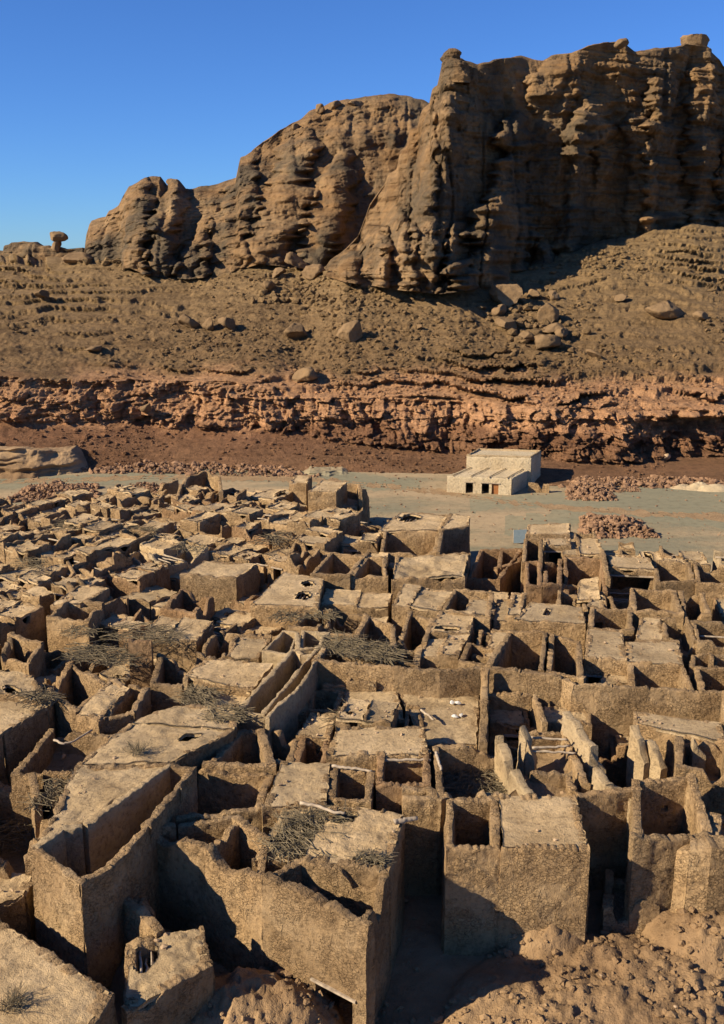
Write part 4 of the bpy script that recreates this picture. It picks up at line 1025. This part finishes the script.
B(320,108,11,9,'left round capstone on the shoulder cliff skyline', 44, Y=352, group=CG)
B(335,107,14,11,'middle round capstone on the shoulder cliff skyline', 45, Y=354, group=CG)
B(296,129,9,9,'low round capstone furthest left on the shoulder skyline', 46, Y=348, group=CG)
B(354,104,18,8,'flat capstone furthest right on the shoulder skyline', 47, Y=356, group=CG)
B(174,183,14,8,'knob on top of the left end of the shoulder cliff', 48, Y=330, group=CG)
B(57,237,18,9,'flat cap of the mushroom rock on the left skyline', 49, Y=334, group=CG)
B(57,246,10,16,'stem of the mushroom rock on the left skyline', 50, Y=334, group=CG)
# ------------------------------------------------------------------ stones, scree, rubble heaps
def stones(name, pts, mat, label=None, sub=1):
    v0, f0 = ICO[sub]; n = len(pts); pts = np.array(pts, float)
    r = np.random.default_rng(len(pts)); S = r.uniform(.55, 1.2, (n, 1, 3))*pts[:, 3][:, None, None]; S[..., 2] *= .75
    a = r.uniform(0, 6.28, n); c, s = np.cos(a), np.sin(a)
    v = v0[None]*(1+r.uniform(-.28, .28, (n, len(v0), 1)))*S
    x = v[..., 0]*c[:, None]-v[..., 1]*s[:, None]; y = v[..., 0]*s[:, None]+v[..., 1]*c[:, None]
    V = np.stack([x, y, v[..., 2]], -1)+pts[:, None, :3]
    T = f0[None]+(np.arange(n)*len(v0))[:, None, None]
    o = mk(name, V.reshape(-1, 3), None, M[mat], None, False, T.reshape(-1, 3)); o['kind'] = 'stuff'
    if label: o['label'] = label
    return o
stones('plain_stones', PLAIN, 'rubble', 'small stones strewn over the flat valley floor')
sc = []
i_ = RNG.integers(40, SP.shape[0]-40, 30000); j_ = RNG.integers(0, SP.shape[1], 30000)
for i, j in zip(i_, j_):
    p = SP[i, j]; dens = float(vn(p[0]*.06, p[1]*.06, 0, 91))
    if dens+RNG.uniform(-.5, .5) < .1: continue
    if Y1p(pxs[i])+1 > PY[i, j] > Y2p(pxs[i])-1 and RNG.random() < .8: continue
    r = .16+.65*RNG.random()**5
    if p[2] < 4: r *= .75
    sc.append((p[0], p[1], p[2]+r*.2, r))
# denser blocks in the rockfall and gully
for (cx, cy, sx, sy, n, rm) in ((530,324,44,30,260,1.5),(300,290,40,20,200,1.2),(370,300,60,14,120,.8),(110,260,60,8,60,1.2),(600,262,60,10,120,.9)):
    for _ in range(n):
        p = on_slope(RNG.normal(cx, sx/2), RNG.normal(cy, sy/2)); r = .3+rm*RNG.random()**2
        sc.append((p[0], p[1], p[2]+r*.3, r))
stones('scree', sc, 'slope', 'scattered stones and scree over the rocky hillside')
def heap(label, quad, n, hh, r0, r1, mat='rubble', z=0, seed=5, name='rubble_heap'):
    Q = pq(quad, z); pts = []; r = np.random.default_rng(seed)
    for _ in range(n):
        u, v = r.random(), r.random(); e = min(u, 1-u, v, 1-v)*2
        p = (Q[0]*(1-u)+Q[1]*u)*(1-v)+(Q[3]*(1-u)+Q[2]*u)*v
        e = min(1, max(0, e*2+.5*float(vn(p[0]*.4, p[1]*.4, 0, seed))))
        if e <= 0.02: continue
        pts.append((p[0], p[1], z+hh*e*r.random(), r0*.6+(r1*1.5-r0*.6)*r.random()**3))
    return stones(name, pts, mat, label)
heap('heap of reddish rubble on the valley floor right of the pale building', [(562,501),(618,501),(612,486),(570,486)], 1300, 1.2, .18, .42, seed=6)
heap('thin spill of rubble trailing right from the reddish heap', [(615,493),(642,492),(640,488),(610,488)], 140, .4, .15, .3, seed=7)
heap('wide mound of broken stones behind the back row of houses', [(566,540),(660,538),(640,522),(582,520)], 2600, 1.6, .18, .42, seed=8)
heap('long bank of loose stones along the far left edge of the town', [(2,503),(104,500),(96,485),(30,487)], 2400, 1.3, .2, .45, seed=9)
heap('stony rubble bank along the foot of the hillside', [(60,473),(320,478),(320,466),(80,462)], 2000, .9, .2, .55, seed=10)
heap('stony rubble strip under the dark recess', [(560,488),(740,489),(740,480),(560,478)], 1300, .8, .2, .5, seed=12)
heap('loose stones and broken bricks on the dirt mound at the lower right', [(520,1040),(760,1040),(740,925),(520,945)], 10, .15, .04, .12, 'stone', z=1.7, seed=11)
heap('reddish debris between the lone ruin and the road', [(110,497),(180,496),(185,484),(130,484)], 500, .8, .15, .35, seed=14)
gs = []
rg = np.random.default_rng(77)
y_ = rg.uniform(36, 72, 26000); x_ = rg.uniform(-.45, .45, 26000)*y_
ok_ = vn(x_*.35, y_*.35, 0, 92)+rg.uniform(-.5, .5, 26000) > .0
x_, y_ = x_[ok_], y_[ok_]; r_ = .035+.3*rg.random(len(x_))**7; z_ = mound_z(x_, y_)+r_*.15
gs = np.stack([x_, y_, z_, r_], 1)
stones('loose_rubble', gs, 'towndirt', 'loose stones and broken brick strewn over the near ground')
# sandstone outcrop at far left foot, sand piles
def blob(name, label, cat, quadc, rx, ry, hh, mat, seed, kind=None, group=None):
    c = atz(quadc[0], quadc[1], 0); n, m = 60, 40; u = np.linspace(0, 1, n)[:, None]; t = np.linspace(0, 2*math.pi, m)[None]
    x = c[0]+rx*u*np.cos(t); y = c[1]+ry*u*np.sin(t); z = -.1+hh*np.clip(1-u**2, 0, 1)**.9*(1+.7*fbm(x*.6, y*.6, seed, 4, seed))+0*t
    x[:, -1] = x[:, 0]; y[:, -1] = y[:, 0]; z[:, -1] = z[:, 0]
    o = mk(name, np.stack([x, y, z], -1).reshape(-1, 3), gridq(n, m), M[mat]); return tag(o, label, cat, group, kind)
blob('sand_pile', 'leftmost pale sand pile at the right foot of the hillside', 'sand pile', (683,488), 2.8, 1.5, .8, 'sand', 3, group='pale sand piles')
blob('sand_pile', 'middle pale sand pile, joined to its neighbours', 'sand pile', (698,489), 3.4, 1.6, 1.0, 'sand', 4, group='pale sand piles')
blob('sand_pile', 'rightmost pale sand pile, touching the photo edge', 'sand pile', (716,490), 4.2, 1.8, 1.1, 'sand', 5, group='pale sand piles')
def outcrop(name, label, pts, hh, seed, mat='boulder'):
    P = pq(pts, 0); n = 170; s = np.linspace(0, 1, n); t = np.linspace(0, 1, len(P)); L = np.stack([np.interp(s, t, P[:, i]) for i in range(2)], -1)
    m = 80; v = np.linspace(0, 1, m)[None]; X = L[:, :1]+0*v; e = np.clip(np.sin(s*math.pi)*1.8, 0, 1)[:, None]
    Z = hh*e*np.clip(v*2.2, 0, 1)**.8*(1+.25*fbm(X*.12, v*2, seed, 3, seed)); Yd = L[:, 1:]+2.5*np.clip(v*2.2, 0, 1)+14*np.clip(v-.45, 0, 1)
    w = Z+.5*vn(X*.08, Yd*.1, 0, seed)
    Yd = Yd-(1.3*vn(X*.05, 2, w*1.1, seed)+.7*vn(X*.1, 2, w*2.6, seed+1)+ridged(X*.2, Z*.1, 0, 3, seed)*1.1+fbm(X*.6, Yd*.3, Z*.8, 3, seed)*.7)
    Z = Z+.35*fbm(X*.5, Yd*.5, 0, 3, seed)-.2-1.2*np.clip(v-.75, 0, 1)*4*e
    return tag(sheet(name, np.dstack([X, Yd, Z]), mat), label, 'rock outcrop', None, 'structure')
outcrop('rock_shelf', None, [(-160,474),(-60,476),(20,478),(60,474),(90,470)], 4.6, 8, 'towndirt')
outcrop('rock_shelf', None, [(300,476),(325,477),(352,475)], .8, 9, 'valley')

# ------------------------------------------------------------------ the pale building on the valley floor
bl = root('pale_building', atz(486, 490, 0), 'pale cream two-part building with three doorways, alone on the valley floor', 'building')
def lit(A, z): A = np.array(A, float); A[:, 2] = z; return A
fr = lit(pq([(447,492),(511,495),(527,486),(466,484)], 0), 3.0)
cell(bl, fr, 'R', mat='cream', roofmat='cream', t=.35, rag=.02, teeth=0, rough=.02, sag=.05, floor=.1,
     doors=[('f',.35,1.3,0,2.0),('f',.60,1.3,0,2.0),('f',.75,1.2,0,2.0)])
bk = lit(pq([(466,484),(530,486),(540,479),(478,477)], 0), 5.3)
cell(bl, bk, 'R', mat='cream', roofmat='cream', t=.35, rag=.02, teeth=0, rough=.02, sag=.05)
# parapet lip of the rear block, door leaf, rafters over the front roof
for i in range(4):
    A, B_ = bk[i].copy(), bk[(i+1) % 4].copy(); A[2] = B_[2] = 5.55
    wall(bl, A, B_, .3, 5.2, .4, .01, 50+i, None, 0, 0, (), 'plaster', None, (.1, .1), 0, 'parapet')
def leaf(f, w, mat, nm='door'):
    A, B_ = fr[0], fr[1]; P = A+(B_-A)*f; d = (B_-A)/np.linalg.norm((B_-A)); nrm = np.array([-d[1], d[0], 0])
    mb = MB(); box(mb, np.array([P[0], P[1], 1.0])+nrm*.22, d*w/2, nrm*.04, np.array([0, 0, 1.0])); mb.build(nm, M[mat], bl, False)
leaf(.75, 1.2, 'door')
for k in range(4):
    f = .08+k*.28; A = fr[0]*(1-f)+fr[1]*f; B_ = fr[3]*(1-f)+fr[2]*f
    beam(bl, A+[0, -.3, .12], B_+[0, 0, .14], .09, 'plaster', 'rafter', .02)
stp = MB(); box(stp, atz(541, 485, .7), np.array([1.6, 0, 0]), np.array([0, 1.6, 0]), np.array([0, 0, .7]))
lw = root('yard_wall', atz(540, 490, 0), 'low grey wall stub at the right side of the pale building', 'wall')
wall(lw, atz(528, 492, 0)+[0,0,1.8], atz(549, 493, 0)+[0,0,1.5], .4, -.2, .35, .1, 4, None, 0, .2, (), 'wall')
# blue sheet by the last windowed house
mb = MB(); c = atz(520.5, 533, 1.6); box(mb, c-[0, 0, .5], np.array([1.0, .15, 0]), np.array([0, .04, .0]), np.array([0, .3, .9]))
b_o = root('sheet_screen', atz(520, 538, 0), 'upright pale blue sheet leaning beside the last windowed house', 'screen')
mb.build('sheet', M['blue'], b_o, False)
for s_ in (-1, 1): beam(b_o, c+[s_*1.0, -.1, -1.7], c+[s_*1.0, .2, .5], .06, name='post', bend=.02)
# ------------------------------------------------------------------ poles, brushwood, scraps
def pole(label, pts, z, r=.1, mat='wood', name='wooden_pole', cat='pole', group='loose wooden poles'):
    P = pq(pts, z); s = np.linspace(0, 1, 14); t = np.linspace(0, 1, len(P))
    C = np.stack([np.interp(s, t, P[:, i]) for i in range(3)], -1); C[1:-1] += RNG.uniform(-.04, .04, (12, 3))
    mb = MB(); tube(mb, C, r, r*.75, 8); return tag(mb.build(name, M[mat], None, True), label, cat, group)
pole('pale crooked branch lying over the brushwood roof', [(300,803),(318,806),(334,812),(345,813)], 7.5, .11)
pole('short log jutting from the right corner of the tall rough-plastered house', [(394,822),(417,818)], 7.35, .17)
pole('pale straight pole across the reddish-brown room under the ribbed-fringe roof', [(377,760),(431,760)], 6.9, .11)
pole('crooked pole over the back wall of the shadowed square room', [(332,766),(350,768),(372,771)], 7.0, .11)
pole('upper pole of the yard with the ribbed back wall', [(521,737),(568,740)], 7.1, .1)
pole('middle pole of the yard with the ribbed back wall', [(532,748),(570,746)], 6.9, .1)
pole('lower pole of the yard with the ribbed back wall', [(531,751),(576,753)], 6.6, .1)
pole('bare branch slanting over the small pit in the roof with white scraps', [(421,710),(434,720)], 6.3, .1)
pole('thin pole sagging over the low ribbed house', [(54,740),(62,744),(72,742),(92,730)], 6.9, .09)
pole('branch on the left wall of the brush-floored pit', [(436,752),(441,770)], 7.1, .12)
def brush(label, quad, z, n, L=(1.2, 3), hh=.5, r=.035, seed=3, zz=None):
    Q = pq(quad, z); rr = np.random.default_rng(seed); mb = MB()
    main = rr.uniform(0, 3.14)
    for _ in range(n):
        u, v = rr.uniform(.03, .97, 2); p = (Q[0]*(1-u)+Q[1]*u)*(1-v)+(Q[3]*(1-u)+Q[2]*u)*v
        a = main+rr.normal(0, .8); l = rr.uniform(*L); d = np.array([math.cos(a), math.sin(a), rr.normal(0, .07)])
        s = np.linspace(-.5, .5, 4)[:, None]; C = p+d*l*s+[0, 0, hh*.6*rr.random()**1.5]; C[:, 2] += rr.normal(0, .07, 4); C[:, :2] += rr.normal(0, .07, (4, 2))
        tube(mb, C, r*rr.uniform(.35, 1.0)*(2.2 if rr.random() < .06 else 1), r*.4, 4)
    o = mb.build('brushwood', M['palm'], None, False); return tag(o, label, None, None, 'stuff')
brush('tangle of dry palm brushwood over the brushwood-roofed house', [(256,858),(328,856),(352,812),(290,810)], 6.9, 380, hh=.55, seed=21)
brush('dry palm fronds covering the floor of the deep pit', [(438,796),(520,795),(494,755),(436,756)], 4.9, 420, hh=.6, seed=22)
brush('heap of dry sticks on the wall corner right of the cream-rimmed pit', [(318,652),(392,664),(398,650),(335,636)], 7.5, 380, (2,4.5), .7, seed=23)
brush('dark bundle of palm ribs in front of the ribbed-fringe roof', [(330,726),(366,726),(370,710),(340,708)], 6.3, 200, hh=.5, seed=24)
brush('sticks and fronds heaped in the pit at the left edge', [(-10,855),(30,850),(50,785),(-10,790)], 2.2, 320, (1.5,3.5), 1.5, seed=25)
brush('pale fallen fronds spilling left of the corridor house roof', [(22,812),(62,800),(88,778),(60,775)], 6.6, 130, hh=.4, seed=26)
brush('brushwood on the roof step below the pale rectangular roof', [(180,706),(210,706),(216,690),(190,688)], 6.7, 200, hh=.5, seed=27)
brush('brushwood beside the slanting white-edged pit', [(204,724),(238,722),(240,708),(212,706)], 7.5, 160, hh=.6, seed=28)
brush('sticks along the broken roofs in the left middle of the town', [(60,660),(130,668),(135,650),(80,645)], 7.3, 260, hh=.5, seed=29)
brush('sticks at the front corner of the tall rough-plastered house roof', [(352,860),(386,868),(392,856),(358,850)], 7.3, 70, (.5, 1.4), .3, seed=30)
brush('scattered sticks over the flat roof at the left edge', [(30,706),(60,700),(50,690),(20,692)], 7.4, 90, hh=.3, seed=33)
brush('sticks in the broken roofs behind the upright brown slab', [(100,640),(180,648),(190,628),(120,622)], 7.2, 200, hh=.4, seed=34)
rr = random.Random(4)
for k in range(10):
    cxp, cyp = rr.uniform(-10, 330), rr.uniform(510, 640)
    brush('patch of loose sticks on the broken roofs of the far left quarter', [(cxp,cyp+6),(cxp+30,cyp+7),(cxp+36,cyp-3),(cxp+6,cyp-4)], 7.1, 70, (1,2.6), .4, .04, seed=40+k)
# dried shrub at lower left on the corner roof
def drybush(label, px, py, z, seed, sz=1.):
    P0 = atz(px, py, z); rr = np.random.default_rng(seed); mb = MB()
    for _ in range(70):
        a = rr.uniform(0, 6.28); e = rr.uniform(.1, 1.2); d = np.array([math.cos(a)*math.cos(e), math.sin(a)*math.cos(e), math.sin(e)])
        l = rr.uniform(.3, 1.1)*sz; P = P0+np.array([*rr.normal(0, .3*sz, 2), 0]); C = P+np.linspace(0, 1, 4)[:, None]*d*l+rr.normal(0, .04, (4, 3)); C[0] = P
        tube(mb, C, .022*sz, .006, 4)
        for _k in range(2):
            q = C[2]; d2 = d+rr.normal(0, .6, 3); tube(mb, np.array([q, q+d2*l*.2, q+d2*l*.35]), .012*sz, .005, 3)
    return tag(mb.build('dry_shrub', M['palm'], None, False), label, 'shrub', 'dry shrubs on the roofs')
drybush('leafless grey shrub growing at the bottom left on the corner roof', 14, 1004, 5.5, 1, .95)
drybush('small leafless shrub on the broad roof of the corridor house', 136, 752, 7.8, 2, .9)
# white rubbish on the central roof
for k, (a, b, l) in enumerate([(452,702,'white scrap on the central roof, furthest left'), (458,702.5,'white scrap on the central roof, just right of its pair'), (455,716,'grey-white crumpled scrap lower on the central roof'),(461,715,'pale scrap at the right end of the lower pair')]):
    v, f = rockmesh(2, (.34, .2, .14), 70+k); o = mk('rubbish_scrap', v, None, M['white'], None, False, f)
    o.location = [float(q) for q in atz(a, b, 5.85)]; tag(o, l, 'rubbish', 'white rubbish on the central roof')
stones('roof_stones', STONES, 'stone', 'small stones and clods lying on roofs and floors')

# ------------------------------------------------------------------ labels for the houses built in the loops
LMK = [e for e in HOUSES if e['lm']]
seen = {}
def describe(e):
    k = e['kinds']; d = e.get('desc', [])
    mt = {'brown': 'reddish ', 'plaster': 'pale '}.get(e.get('mat'), '')
    w = np.ptp(e['P'][0][:, 0])
    size = 'small ' if w < 6.2 else ('wide ' if w > 9.5 else '')
    if len(k) == 2:
        s = size+mt+'house half roofed, half open'
        if 'holed' in d: s = size+mt+'half-open house with a holed roof'
        elif 'beam' in d: s = size+mt+'half-open house with bare beams'
        elif 'door' in d: s = size+mt+'half-open house with a doorway'
        return s
    if 'R' in k:
        s = size+mt+'flat-roofed house'
        if 'holed' in d: s = size+mt+'house with a holed roof'
        elif 'door' in d: s = size+mt+'flat-roofed house with a doorway'
    else:
        s = size+mt+('worn ' if 'worn' in d else '')+'roofless room'
        if 'beam' in d: s += ' with beams across'
        elif 'door' in d: s += ' with a doorway'
    return s
groups = {}
for e in HOUSES:
    if not e['auto']: continue
    b = min(LMK, key=lambda l: math.hypot(l['x']-e['x'], (l['y']-e['y'])*1.8))
    dx, dy = e['x']-b['x'], (b['y']-e['y'])*1.8
    a = math.degrees(math.atan2(dy, dx)) % 360
    rel = ['right of', 'behind and right of', 'behind', 'behind and left of', 'left of', 'before and left of', 'in front of', 'before and right of'][int((a+22.5)//45) % 8]
    e['d'] = math.hypot(dx, dy); groups.setdefault((describe(e), rel, b['short']), []).append(e)
ORD = ['nearest', 'second nearest', 'third nearest', 'fourth nearest', 'fifth nearest', 'sixth nearest', 'seventh nearest', 'eighth nearest', 'ninth nearest', 'tenth nearest', 'eleventh nearest', 'twelfth nearest']
for (s, rel, sh), L in groups.items():
    L.sort(key=lambda e: e['d'])
    for i, e in enumerate(L):
        e['o']['label'] = (s if len(L) == 1 else (ORD[min(i, 11)]+' '+s))+' '+rel+' the '+sh

# ------------------------------------------------------------------ light and sky
EL, AZ = math.radians(30), math.radians(68)     # sun to the left and a little behind the camera
to_sun = Vector((-math.cos(EL)*math.sin(AZ), -math.cos(EL)*math.cos(AZ), math.sin(EL)))
sd = bpy.data.lights.new('sun', 'SUN'); sd.energy = 5.0; sd.angle = math.radians(.5); sd.color = (1, .855, .65)
so = bpy.data.objects.new('sun', sd); COL.objects.link(so); so.rotation_euler = to_sun.to_track_quat('Z', 'Y').to_euler()
w = bpy.data.worlds.new('World'); scn.world = w; w.use_nodes = True; nt = w.node_tree
bg = nt.nodes['Background']; sky = nt.nodes.new('ShaderNodeTexSky'); sky.sky_type = 'NISHITA'; sky.sun_disc = False
sky.sun_elevation = EL; sky.sun_rotation = math.atan2(to_sun.x, to_sun.y)
sky.air_density = 1.0; sky.dust_density = 0; sky.ozone_density = 3.0; sky.altitude = 900
hs = nt.nodes.new('ShaderNodeMix'); hs.data_type = 'RGBA'; hs.blend_type = 'MULTIPLY'; hs.inputs[0].default_value = 1; hs.inputs[7].default_value = (.42, .73, 1.26, 1); nt.links.new(sky.outputs[0], hs.inputs[6]); nt.links.new(hs.outputs[2], bg.inputs[0]); bg.inputs[1].default_value = .06
vs_ = scn.view_settings; vs_.view_transform = 'Standard'; vs_.look = 'None'; vs_.gamma = 1; vs_.use_curve_mapping = False; vs_.exposure = .9
scn.cycles.max_bounces = 4; scn.cycles.diffuse_bounces = 2
for o in bpy.data.objects:
    if '_o' in o: del o['_o']
for o in bpy.data.objects:
    if 'label' in o and len(o['label'].split()) > 16: print('LONG', len(o['label'].split()), o['label'])
